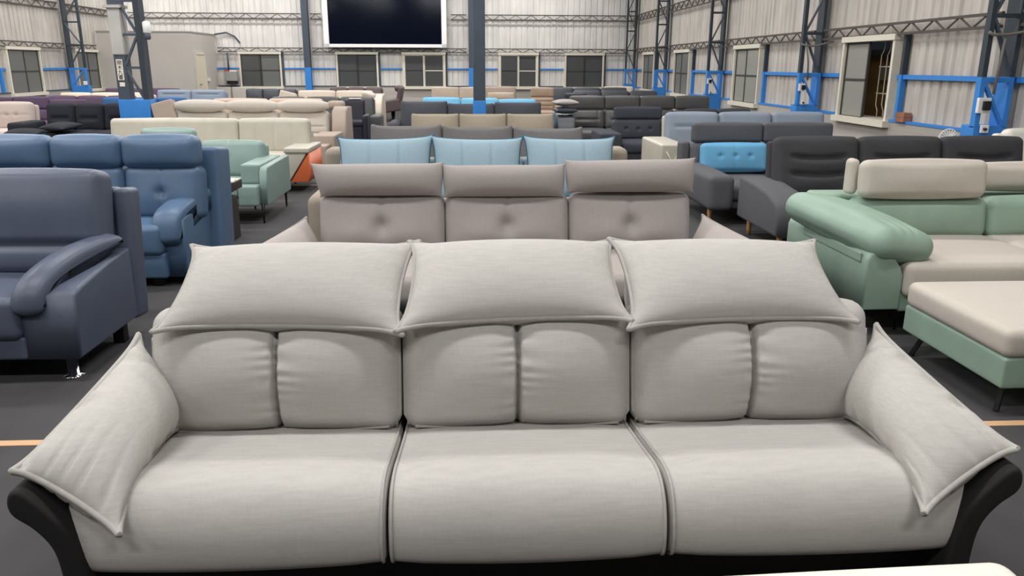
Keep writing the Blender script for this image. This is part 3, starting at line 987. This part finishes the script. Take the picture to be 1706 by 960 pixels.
for sd in (-1, 1):
    pr = loop2d([(CX + sd * (CX - x), z) for x, z in armp], 60)
    a = extrude('arm', A, BLACKWRAP, pr, 'y', 1.6, 2.4, .012, 6)
    X = lambda x: CX + sd * (CX - x)
    fo, fi, bi, bo = (X(-1.02), 1.64, .552), (X(-.80), 1.585, .43), (X(-.85), 2.12, .425), (X(-.975), 2.22, .655)
    q = (fo, fi, bi, bo) if sd < 0 else (fi, fo, bo, bi)
    pillow('arm_cushion', A, LINEN, None, .27, .62, .2, ex=.47, quad=q, pinch=.03, ear=.012, n=(60, 56), pipe=.0085, pm=LINEN_PIPE, fn=gather(.02, freq=9, ph=2 + sd, reach=.22, bow=-.035 * sd))
for x in (-.72, .98):
    for y in (1.75, 2.3):
        leg(A, 'block', x, y, .06)

o = thing('footstool', 'white upholstered footstool just entering the picture at the bottom right', 'stool', (.7, .98, 0), rz=R(2))
rbox('cushion', o, WHITELEA, (.72, 1.0, .402), (.74, .66, .15), .045, puff=(0, 0, .012))
rbox('base', o, BLACKWRAP, (.7, 1.0, .21), (.66, .56, .27), .02)
for x in (.45, .95):
    for y in (.78, 1.22):
        leg(o, 'block', x, y, .085)

# ------------------------------------------------------------------ centre row behind it
bf = [('v', 0, .014, .01, -.15, 1.0), ('d', 0, -.1, .05, .05), ('b', -.4, -.4, .035, .14, .08), ('b', .4, -.4, .035, .14, .08), ('v', 0, .006, .01, -1, -.15)]
B = sofa('three_seat_sofa', 'taupe grey fabric sofa with tufted backs right behind the foreground sofa', -.87, 1.28, 3, 3.85, 4.42, .40, .727, TAUPE, seat=TAUPE_LIGHT, backm=TAUPE,
         lean=13, feat=bf, arms=(), legs='block', lh=.06, frame_top=.66)
for i, (a, b, dz) in enumerate(((-.9, -.165, 0), (-.16, .535, -.008), (.545, 1.29, .015))):
    t = (-.025, .0, .0)[i]
    pillow('headrest', B, TAUPE, None, .7, .22, .19, quad=((a + .05 if i == 0 else a + .012, 4.49, .715 + dz), (b - .01, 4.49, .715 + dz), (b, 4.53, .89 + dz * 1.4), (a, 4.53, .885 + dz)), pinch=-.02, ear=.012, ex=.45, n=(30, 18), fn=gather(.002, ph=i))
for sd in (-1, 1):
    cx = .205
    X = lambda x: cx + sd * (cx - x)
    q = ((X(-1.23), 3.9, .46), (X(-.92), 3.9, .37), (X(-.88), 4.45, .42), (X(-.95), 4.5, .58))
    if sd > 0:
        q = (q[1], q[0], q[3], q[2])
    pillow('arm_cushion', B, TAUPE_LIGHT, None, .3, .6, .14, quad=q, pinch=.03, ear=.01, n=(20, 26), pipe=.007, pm=TAUPE)
    x0, x1 = sorted((X(-1.08), X(-.88)))
    rbox('arm', B, BLACKWRAP, ((x0 + x1) / 2, 4.2, .2), (x1 - x0, .66, .3), .03)

C = sofa('three_seat_sofa', 'oatmeal sofa with pale blue piped back pillows in the centre row', -.96, 1.06, 3, 5.15, 5.75, .42, .8, OATMEAL, seat=AQUA, backm=AQUA, lean=10, legs='block', lh=.08,
         arms=(('L', .13, .6, 5.2, 6.0, 'round'), ('R', .13, .6, 5.2, 6.0, 'round')), frame_top=.76, bt=.12)
rbox('back_wing', C, OATMEAL, (-1.0, 5.97, .47), (.15, .22, .74), .05)
rbox('back_wing', C, OATMEAL, (1.1, 5.97, .47), (.15, .22, .74), .05)
for i, (a, b) in enumerate(((-.945, -.285), (-.275, .365), (.395, 1.04))):
    def fn(P, u, v, sd):
        P[:, 1] += .014 * (np.exp(-((u - .33) / .025) ** 2) + np.exp(-((u + .33) / .025) ** 2)) * (1 - v ** 8)
        return P
    t = (.02, .012, .012)[i]
    pillow('back_pillow', C, AQUA, None, .66, .4, .2, quad=((a + .01, 5.66, .5), (b - .01, 5.66, .5), (b, 5.8, .905 + (.025 if i == 0 else .01)), (a, 5.8, .905 + (.02 if i else .01))), pinch=.05, ear=.015, ex=.36, n=(80, 20), pipe=.008, pm=AQUA_PIPE, fn=fn)

D = sofa('three_seat_sofa', 'mid grey fabric sofa in the centre row behind the pale blue pillows', -.95, 1.08, 3, 6.95, 7.55, .42, .86, GREYFAB, lean=10, legs='block', lh=.08,
         arms=(('L', .16, .56, 7.0, 7.85, 'round'), ('R', .16, .56, 7.0, 7.85, 'round')), tops=(.02, 0.01, -.005), feat=[('c', .03)], br=.03, puff=.055)
E_ = sofa('three_seat_sofa', 'stone beige sofa with three plump cushions in front of the middle post', -.75, 1.06, 3, 9.55, 10.1, .42, .84, STONE, lean=10, legs='block', lh=.08,
          arms=(('L', .2, .58, 9.6, 10.4, 'round'), ('R', .2, .58, 9.6, 10.4, 'round')), puff=.06, feat=[('c', .016)], br=.03)
F_ = sofa('three_seat_sofa', 'storm grey sofa with tilted cushions just behind the middle post', -1.16, 1.18, 3, 12.85, 13.35, .42, .83, STORM, lean=10, legs='block', lh=.08,
          arms=(('L', .18, .55, 12.9, 13.65, 'round'), ('R', .18, .55, 12.9, 13.65, 'round')), tops=(.025, -.01, .01), feat=[('c', .02)], br=.035, puff=.05)
G_ = sofa('three_seat_sofa', 'sky blue sofa in the far centre row', -.92, 1.28, 3, 14.9, 15.5, .42, .83, SKY, lean=10, legs='block', lh=.08, arms=(('L', .14, .5, 15, 15.8, 'round'), ('R', .14, .5, 15, 15.8, 'round')), tops=(.01, .0, -.02))
H_ = sofa('three_seat_sofa', 'fawn leather sofa with one lowered headrest against the far wall', -1.05, 1.2, 3, 21.3, 21.9, .42, .86, FAWN, lean=10, legs='block', lh=.08, head='box', zh=.56, tops=(0, 0, -.14), arms=(('L', .14, .5, 21.4, 22.2, 'block'), ('R', .14, .5, 21.4, 22.2, 'block')))
o = sofa('two_seat_sofa', 'brown grey sofa back showing behind the fawn sofa', .4, 1.35, 1, 23.2, 23.8, .42, .84, PUTTYD, lean=8)
I_ = sofa('recliner_chair', 'tan leather recliner with horizontal channels right of the sky blue sofa', 1.42, 1.98, 1, 18.4, 18.95, .42, .93, TAN, cat='armchair', lean=8, head='box', zh=.72, feat=[('h', .35, .03, .012, 0, .95), ('h', -.3, .03, .012, 0, .95)], arms=(('R', .14, .55, 18.45, 19.2, 'round'),))

# ------------------------------------------------------------------ right-hand block
sofa('three_seat_sofa', 'blue graphite three-cushion sofa in the far right row', 2.45, 4.5, 3, 18.7, 19.2, .42, .86, GRAPHB, lean=9, arms=(('L', .16, .55, 18.75, 19.5, 'block'), ('R', .16, .55, 18.75, 19.5, 'block')), feat=None)
sofa('three_seat_sofa', 'grey sofa farthest back on the right below the barred window', 2.1, 4.3, 3, 21.5, 22.0, .42, .86, GRAPHB, lean=9)
sofa('two_seat_sofa', 'ivory sofa back peeking up in the far right corner', 4.0, 4.9, 1, 23.6, 24.1, .42, .84, IVORY, lean=9)
sofa('recliner_chair', 'ink black leather recliner between the tan recliner and the graphite sofas', 2.02, 2.5, 1, 16.7, 17.2, .42, .86, INK, cat='armchair', lean=9, head='box', zh=.62, arms=(('L', .2, .58, 16.6, 17.4, 'round'),))
J2 = sofa('four_seat_sofa', 'long graphite leather sofa with four headrests and stacked pillows', 1.7, 4.14, 4, 13.0, 13.7, .40, .93, GRAPH, lean=9, head='box', zh=.71, head_t=.12,
          feat=[('h', -.05, .03, .02, 0, .7), ('v', .62, .012, .01), ('b', 0, -.45, .02, .2, .06)])
extrude('arm', J2, GRAPHB, [(12.95, .1), (14.0, .1), (14.0, .62), (13.5, .66), (12.98, .6)], 'x', 1.42, 1.7, .02)
rbox('arm', J2, GRAPH, (4.23, 13.5, .34), (.17, .95, .5), .05)
for k, (z, m, l) in enumerate(((.722, GRAPHB, 'dark grey pillow, lower of two stacked on the graphite sofa arm'), (.845, TAUPE_LIGHT, 'pale grey pillow on top of the stack on the graphite sofa arm'))):
    p = pillow('throw_pillow', None, m, (1.56, 13.25, z), .36 + .03 * k, .36, .115, (0, 0, R(8)), pinch=.04, n=(18, 18))
    tag(p, l, 'pillow', 'stacked pillows')
sofa('three_seat_sofa', 'black sofa back edge showing between the graphite and steel blue sofas', 3.3, 4.35, 2, 11.75, 12.2, .42, .80, CHAR, lean=8)
J3 = sofa('armchair', 'navy grey armchair with three buttons beside the steel blue sofa', 2.09, 2.8, 1, 10.95, 11.55, .40, .85, NAVYGREY, cat='armchair', lean=8, head='box', zh=.68, head_t=.12,
          feat=[('d', -.5, .1, .03, .025), ('d', 0, .05, .03, .025), ('d', .5, .1, .03, .025)], arms=(('L', .31, .53, 10.9, 11.75, 'block'),), lh=.1)
J4 = sofa('three_seat_sofa', 'steel blue sofa with cream seat and arm on the right', 2.44, 4.47, 3, 9.1, 9.85, .40, .88, CREAM, seat=CREAM, backm=STEELBLUE, headm=STEELBLUE, lean=8, armm=CREAM,
          feat=[('h', .3, .03, .014, 0, .75), ('b', 0, .1, .012, .2, .05)], arms=(('L', .3, .58, 8.85, 9.9, 'block'), ('R', .2, .56, 8.95, 9.9, 'block')), legs='block', lh=.08)
for q in ([(2.2, 8.845, .5), (2.28, 8.84, .38), (2.2, 8.845, .25)], [(2.36, 8.845, .5), (2.27, 8.84, .36), (2.36, 8.845, .22)]):
    tube('strap', J4, CREAM, q, .012)
J5 = sofa('two_seat_sofa', 'slate grey sofa with wooden legs and bright blue buttoned cushions', 2.4, 3.78, 2, 7.12, 8.05, .36, .865, GREYSUEDE, lean=6, head='box', zh=.67, head_t=.11, legs='peg', lh=.15, bx=(2.28, 3.76), seat_t=.14,
          arms=(('L', .24, .47, 7.02, 8.3, 'soft'), ('R', .2, .47, 7.02, 8.3, 'soft')))
rbox('back_wing', J5, GREYSUEDE, (2.24, 8.28, .42), (.1, .18, .5), .03)
for k, (a, b) in enumerate(((2.34, 3.02), (3.05, 3.73))):
    rbox('lumbar_cushion', J5, BRIGHTSKY, ((a + b) / 2, 7.98, .53), (b - a, .13, .29), .045, (R(-10), 0, 0), (.0, .03, .01), (30, 3, 16), feats(b - a, .29, [('d', -.45, .1, .028, .022), ('d', 0, .1, .028, .022), ('d', .45, .1, .028, .022), ('v', 0, .006, .008)]))
J6 = sofa('three_seat_sofa', 'charcoal sofa with creased high backs and wooden legs', 2.64, 4.78, 3, 5.92, 6.48, .36, .865, CHAR, lean=11, legs=None, lh=.14, bt=.16, armm=GREYSUEDE, bx=(2.57, 4.74), seat_t=.14,
          feat=[('h', .38, .04, .016, .025, .72), ('h', -.16, .04, .016, .025, .72), ('b', 0, .62, .012, .25, .07), ('b', 0, .1, .016, .25, .06), ('b', 0, -.5, .016, .25, .07)], puff=.02)
for x, y in ((2.44, 6.0), (2.44, 6.7), (4.98, 6.0), (4.98, 6.7)):
    leg(J6, 'peg', x, y, .145)
for x0 in (2.36, 4.78):
    extrude('arm', J6, GREYSUEDE, [(5.9, .14), (6.82, .14), (6.82, .5), (6.45, .495), (6.15, .465), (5.96, .41), (5.905, .36)], 'x', x0, x0 + .28, .035, bulge=.006)
fanr = thing('table_fan', 'small white fan dome showing above the charcoal sofa', 'fan', (4.67, 7.6, 0))
lathe('base', fanr, WHITEPLASTIC, (4.67, 7.6, 0), [(.12, 0), (.12, .02), (.03, .04)], 18)
tube('stem', fanr, WHITEPLASTIC, [(4.67, 7.6, .03), (4.67, 7.6, .7)], .015)
lathe('motor', fanr, WHITEPLASTIC, (4.67, 7.62, .75), [(.02, -.04), (.035, -.02), (.035, .05), (.01, .08)], 12, (R(-90), 0, 0))
for k in range(10):
    an = math.pi * k / 10
    pts = [(4.67 + .095 * math.cos(an) * math.cos(t), 7.58 - .04 * (1 - abs(math.cos(t))), .75 + .095 * math.sin(an) * math.cos(t)) for t in np.linspace(0, math.pi, 9)]
    tube('cage_wire', fanr, WHITEPLASTIC, pts, .004, seg=5)
tube('cage_ring', fanr, WHITEPLASTIC, [(4.67 + .097 * math.cos(t), 7.58, .75 + .097 * math.sin(t)) for t in np.linspace(0, 2 * math.pi, 24, endpoint=False)], .006, True)
for k in range(3):
    an = R(30 + 120 * k)
    o = rbox('blade', fanr, WHITEPLASTIC, (4.67 + .045 * math.cos(an), 7.585, .75 + .045 * math.sin(an)), (.085, .006, .05), .003, (0, -an, 0))
L_ = sofa('armchair', 'white leather armchair at the right edge behind the charcoal sofa', 5.08, 5.4, 1, 6.85, 7.25, .42, .87, WHITELEA, cat='armchair', lean=8, puff=.015)

# ---- green sectional
K = thing('sectional_sofa', 'sage green sectional with beige seats and headrests on the right', 'sofa', (3.2, 4.4, 0))
extrude('arm', K, SAGE, [(2.1, .16), (2.1, .43), (2.115, .47), (2.15, .487), (2.2, .482), (2.25, .45), (2.29, .4), (2.31, .35), (2.31, .16)], 'y', 3.96, 5.05, .015)
def creased(p, u):
    k = np.clip(-u[:, 1] - .45, 0, 1) * np.clip(1 - u[:, 1] ** 6, 0, 1)
    p[:, 2] += .012 * np.sin(p[:, 0] * 70 + 3 * np.sin(p[:, 0] * 19)) * k * np.sign(u[:, 2])
    return p
rbox('arm_cushion', K, SAGE, (2.235, 4.43, .535), (.37, 1.0, .17), .08, (R(4), R(8), R(9)), (.015, 0, .035), (22, 22, 3), creased)
rbox('arm_flap', K, SAGE, (2.095, 4.4, .44), (.01, .75, .05), .004)
for i, (a, b) in enumerate(((2.31, 3.2), (3.2, 4.1))):
    rbox('seat_cushion', K, BEIGE, ((a + b) / 2, 4.35, .33), (b - a - .005, .86, .19), .04, (0, 0, 0), (0, .008, .015), (8, 8, 4))
    leaned('back_cushion', K, SAGE, a + .04 if i == 0 else a, b, 4.62, .4, .265, .18, 8, r=.06, puff=.03, feat=[('b', 0, 0, .01, .3, .1)])
rbox('base', K, SAGE, (3.2, 4.5, .2), (1.78, 1.06, .11), .015)
rbox('back_frame', K, SAGE, (3.15, 4.96, .4), (1.9, .22, .5), .03)
leaned('headrest', K, BEIGE, 2.36, 3.14, 4.6, .665, .225, .12, 5, r=.045, puff=.025, feat=[('b', 0, 0, .008, .25, .06)])
rbox('headrest_plate', K, BEIGE, (2.36, 4.78, .775), (.06, .1, .22), .03)
leaned('headrest', K, BEIGE, 3.16, 4.0, 4.78, .68, .17, .14, 5, r=.05, puff=.02)
for x, y in ((2.38, 4.1), (4.0, 4.1), (2.38, 4.95), (4.0, 4.95)):
    leg(K, 'slim', x, y, .155)
O = thing('ottoman', 'sage green ottoman with thick beige cushion on slanted black legs', 'stool', (2.62, 3.33, 0))
rbox('base', O, SAGE, (2.62, 3.33, .2), (.84, .78, .135), .012)
rbox('cushion', O, BEIGE, (2.62, 3.33, .328), (.85, .79, .125), .035, puff=(.004, .004, .012), n=(8, 8, 3))
for x, y, dx, dy in ((2.28, 3.03, .0, 0), (2.28, 3.64, .0, 0), (2.96, 3.03, 0, 0), (2.96, 3.64, 0, 0)):
    bar('leg', O, BLACKMETAL, (x - .03, y + (.05 if y > 3.3 else -.02), .002), (x, y, .14), .02, .02)

# ------------------------------------------------------------------ left-hand block
M1 = sofa('three_seat_sofa', 'navy leather sofa with padded arm and chrome foot at the left edge', -3.96, -2.04, 3, 3.46, 3.92, .42, .93, NAVY, lean=12, bt=.2, legs=None, lh=.12, seat_t=.2, bx=(-3.99, -1.86), frame_top=.8,
          feat=[('h', -.42, .035, .016, .0, 1.2), ('v', -.45, .006, .006), ('b', 0, -.75, .02, .5, .08), ('b', 0, .35, .02, .5, .14)], arms=())
extrude('arm', M1, NAVY, [(3.5, .12), (4.14, .12), (4.14, .5), (3.9, .49), (3.6, .45), (3.51, .42)], 'x', -2.06, -1.8, .02)
padp = loop2d([(4.06, .585), (4.07, .53), (3.9, .5), (3.68, .46), (3.58, .42), (3.53, .36), (3.49, .34), (3.46, .37), (3.48, .45), (3.57, .52), (3.75, .575), (3.95, .595)], 48)

def shear(k):
    def fn(V):
        V[:, 0] += k * V[:, 1]
        return V
    return fn
extrude('arm_pad', M1, NAVY, padp, 'x', -2.0, -1.86, .04, bulge=.006, fn=shear(.25))
leg(M1, 'chrome', -1.9, 3.6, .12)
leg(M1, 'block', -1.88, 4.08, .12)
leg(M1, 'chrome', -3.85, 3.6, .12)
leg(M1, 'block', -3.85, 4.08, .12)
rbox('back_post', M1, NAVY, (-1.84, 4.24, .45), (.09, .16, .7), .03, (R(-6), 0, 0))
M2 = sofa('four_seat_sofa', 'blue leather sofa with tufted high back behind the navy sofa', -3.98, -2.02, 4, 5.12, 5.42, .42, .965, BLUELEA, lean=9, bt=.2, legs='block', lh=.06, seat_t=.2, bx=(-3.96, -1.85), head='puff', zh=.77, head_t=.14, cuts=(-3.96, -3.4, -2.83, -2.36, -1.85), frame_top=.8, hgap=.004,
          feat=[('v', 0, .012, .007), ('d', 0, .0, .03, .03), ('b', -.5, -.4, .015, .1, .1), ('b', .5, -.4, .015, .1, .1)])
extrude('arm', M2, BLUELEA, [(5.2, .06), (5.98, .06), (5.98, .5), (5.6, .5), (5.3, .47), (5.21, .44)], 'x', -2.03, -1.87, .02, fn=shear(.08))
padp = loop2d([(5.95, .575), (5.96, .52), (5.6, .5), (5.38, .46), (5.28, .42), (5.2, .3), (5.17, .3), (5.14, .34), (5.17, .46), (5.26, .52), (5.45, .56), (5.7, .59)], 48)
extrude('arm_pad', M2, BLUELEA, padp, 'x', -2.04, -1.86, .035, bulge=.008, fn=shear(.14))
rbox('back_post', M2, BLUELEA, (-1.86, 5.8, .46), (.15, .3, .8), .03, (R(-6), 0, 0))

T = thing('side_table', 'small dark wood side table with pale top beside the blue sofa', 'table', (-2.2, 6.6, 0))
rbox('table_top', T, DARKWOOD, (-2.2, 6.66, .44), (.42, .56, .07), .004)
rbox('top_inlay', T, TABLETOP, (-2.2, 6.66, .479), (.41, .55, .008), .002)
for x in (-2.26, -2.06):
    rbox('drawer_box', T, DARKWOOD, (x - .02, 6.62, .18), (.17, .34, .36), .004)
cube('pedestal', T, DARKWOOD, -2.24, -2.16, 6.6, 6.75, .0, .41)
o = rbox('brochure', None, PAPER, (-2.12, 6.72, .49), (.26, .2, .012), .002, (0, 0, R(12)))
tag(o, 'white brochure lying on the dark side table', 'brochure')

M3 = sofa('two_seat_sofa', 'mint green leather sofa with slim black legs behind the side table', -3.35, -2.14, 2, 7.28, 7.95, .36, .71, MINT, lean=10, legs='slim', lh=.17, seat_t=.13, bx=(-3.3, -2.06), bt=.16, puff=.035,
          feat=[('v', -.15, .02, .008), ('d', -.15, .1, .02, .03)], arms=())
rbox('arm', M3, MINT, (-2.05, 7.86, .45), (.18, .86, .18), .02, puff=(0, 0, .006))
rbox('arm_base', M3, MINT, (-2.05, 7.8, .265), (.18, 1.02, .19), .02)
extrude('arm_panel', M3, MINT, [(7.36, .17), (8.34, .17), (8.34, .53), (7.44, .515), (7.4, .48)], 'x', -1.96, -1.89, .012)
leaned('headrest', M3, MINT, -3.28, -2.74, 8.08, .69, .13, .1, 6, r=.04)
for y in (7.37, 8.3):
    leg(M3, 'slim', -1.94, y, .175)

M4 = sofa('three_seat_sofa', 'cream leather sofa with orange side panel and metal legs', -4.3, -2.12, 3, 9.2, 9.75, .42, .81, CREAM, lean=7, legs='hair', lh=.12, bx=(-4.31, -1.95), cuts=(-4.31, -2.8, -1.95), bt=.18, puff=.01,
          feat=[('v', -.5, .012, .012), ('v', 0, .012, .012), ('v', .5, .012, .012)], frame_top=.66)
extrude('arm', M4, CREAM, [(-2.13, .12), (-2.1, .12), (-1.9, .43), (-1.9, .46), (-2.13, .46)], 'y', 9.22, 9.95, .012)
rbox('arm_top', M4, CREAM, (-2.0, 9.6, .483), (.29, .8, .06), .018)
extrude('side_panel', M4, ORANGE, [(-2.09, .12), (-1.88, .12), (-1.855, .2), (-1.855, .455), (-1.89, .42)], 'y', 9.215, 10.0, .012)
M5 = sofa('three_seat_sofa', 'putty fabric sofa with rolled headrests behind the cream sofa', -4.45, -2.16, 3, 11.6, 12.35, .42, .9, PUTTY, lean=10, head='roll', zh=.76, legs='block', lh=.08, feat=[('h', -.35, .025, .012, 0, .9)])
extrude('tall_side', M5, PUTTYD, [(12.1, .05), (12.95, .05), (12.9, .8), (12.5, .82), (12.3, .76)], 'x', -2.1, -1.88, .03)
rbox('side_bolster', M5, PUTTYD, (-2.1, 12.75, .83), (.25, .3, .12), .05)
rbox('arm', M5, PUTTYD, (-2.08, 11.75, .32), (.32, .75, .3), .02)
rbox('arm_step', M5, PUTTYD, (-2.16, 11.2, .22), (.36, .35, .28), .02)
rbox('corner_cushion', M5, PUTTYD, (-4.62, 12.45, .74), (.34, .16, .3), .03, (R(-10), R(-14), 0))

M6 = sofa('three_seat_sofa', 'black fabric sofa with square back cushions in front of the left post', -6.75, -5.4, 3, 12.5, 13.1, .42, .83, BLACKFAB, lean=10, legs='block', lh=.08, feat=[('h', -.1, .035, .03, 0, .7), ('b', 0, -.5, .015, .12, .07)])
rbox('chaise', M6, BLACKFAB, (-6.6, 12.1, .23), (.75, .8, .28), .04)
rbox('arm', M6, BLACKFAB, (-6.9, 12.85, .35), (.26, .7, .44), .05)
for (x, yy, z, rz, l) in ((-6.52, 12.0, .455, 10, 'black pillow lying nearest on the black chaise'), (-6.28, 12.62, .505, -20, 'black pillow lying against the black sofa back')):
    p = pillow('throw_pillow', None, BLACKFAB, (x, yy, z), .48, .42, .13, (R(6), 0, R(rz)), pinch=.04, n=(18, 18))
    tag(p, l, 'pillow', 'black pillows')
M7 = sofa('two_seat_sofa', 'blush fabric sofa with tufted back at the far left edge', -8.35, -7.12, 2, 12.8, 13.4, .42, .84, BLUSH, lean=9, legs='block', lh=.08, feat=[('d', -.25, .05, .035, .025), ('d', .25, .05, .035, .025), ('h', .05, .012, .01, 0, .95), ('v', 0, .006, .01)])
sofa('four_seat_sofa', 'dusty purple sofa behind the blush and black sofas', -9.8, -7.2, 4, 14.8, 15.4, .42, .83, PURPLE, lean=10, head='box', zh=.62, tops=(0, 0, .01, -.04))
sofa('three_seat_sofa', 'purple sofa row behind the dusty purple one, left of the post', -9.2, -7.3, 3, 17.4, 18.0, .42, .77, PURPLE, lean=9)
sofa('three_seat_sofa', 'dark purple sofa in front of the grey partition', -9.7, -7.75, 2, 21.5, 22.0, .42, .82, PURPLE, lean=9)
sofa('two_seat_sofa', 'mid blue sofa behind the left lattice post', -6.7, -5.2, 3, 14.4, 15.0, .42, .84, MIDBLUE, lean=9, puff=.012, head='box', zh=.66)
sofa('two_seat_sofa', 'steel blue two-cushion sofa in front of the partition door', -7.0, -5.5, 2, 17.8, 18.4, .42, .885, STEELBLUE, lean=9, feat=[('h', .6, .03, .014, 0, .75)], arms=(('L', .12, .5, 17.9, 18.6, 'round'), ('R', .12, .5, 17.9, 18.6, 'round')))
sofa('three_seat_sofa', 'ivory leather sofa glimpsed behind the left lattice post', -9.9, -7.7, 3, 19.4, 20.0, .42, .77, IVORY, lean=9)
sofa('three_seat_sofa', 'charcoal sofa with three cushions under the dark four-pane window', -6.7, -5.2, 3, 24.0, 24.5, .4, .74, GRAPHB, lean=9)
sofa('three_seat_sofa', 'rose beige leather sofa behind the putty sofa', -4.6, -2.65, 2, 14.0, 14.6, .42, .85, ROSE, lean=9, puff=.015)
M14 = sofa('two_seat_sofa', 'sand leather sofa with tall wing side in the far left centre', -3.8, -2.15, 2, 17.4, 18.0, .42, .89, SAND, lean=9)
extrude('tall_side', M14, SAND, [(17.3, .05), (18.3, .05), (18.25, .82), (17.7, .8), (17.4, .6)], 'x', -2.12, -1.9, .03)
rbox('side_bolster', M14, SAND, (-2.2, 17.75, .8), (.3, .3, .12), .05, (0, R(14), 0))
rbox('corner_cushion', M14, SAND, (-4.0, 17.95, .72), (.36, .16, .28), .03, (R(-10), R(14), 0))
M15 = sofa('three_seat_sofa', 'dark graphite sofa between the rose and sand sofas', -4.0, -1.95, 3, 15.9, 16.4, .42, .815, GRAPH, lean=9, puff=.01)
rbox('arm', M15, GRAPH, (-1.85, 16.0, .28), (.2, .7, .42), .05)
sofa('three_seat_sofa', 'plum brown sofa against the far wall below the barred window', -3.9, -2.45, 3, 22.2, 22.7, .42, .84, BROWN, lean=9)
R_ = thing('swivel_chair', 'plum brown swivel recliner seen from its side near the back wall', 'armchair', (-2.05, 21.5, 0), 'recliners')
rbox('seat_cushion', R_, BROWN, (-2.1, 21.5, .36), (.5, .5, .16), .05)
rbox('back_cushion', R_, BROWN, (-1.86, 21.5, .62), (.14, .5, .55), .05, (0, R(12), 0))
rbox('headrest', R_, BROWN, (-1.9, 21.5, .84), (.16, .42, .16), .07)
for yy in (21.22, 21.78):
    rbox('arm', R_, BROWN, (-2.08, yy, .4), (.5, .08, .3), .035, (0, R(-10), 0))
lathe('base', R_, BLACKMETAL, (-2.05, 21.5, 0), [(.28, 0), (.28, .03), (.05, .05), (.05, .29)], 20)
N_ = thing('armchair', 'ink black leather chair with a paper sheet on its top, left of centre', 'armchair', (-2.15, 15.1, 0))
rbox('base', N_, INK, (-2.15, 15.05, .2), (.36, .55, .34), .03)
rbox('seat_cushion', N_, INK, (-2.12, 14.98, .4), (.34, .48, .12), .04)
rbox('back_cushion', N_, INK, (-2.16, 15.28, .58), (.36, .16, .46), .04, (R(-6), 0, 0))
rbox('arm', N_, INK, (-1.93, 15.0, .3), (.1, .5, .5), .035)
for x in (-2.28, -2.02):
    for yy in (14.85, 15.25):
        leg(N_, 'block', x, yy, .04)
o = rbox('paper_sheet', None, PAPER, (-2.16, 15.3, .822), (.22, .16, .01), .002)
tag(o, 'white paper sheet on top of the ink black chair', 'paper')
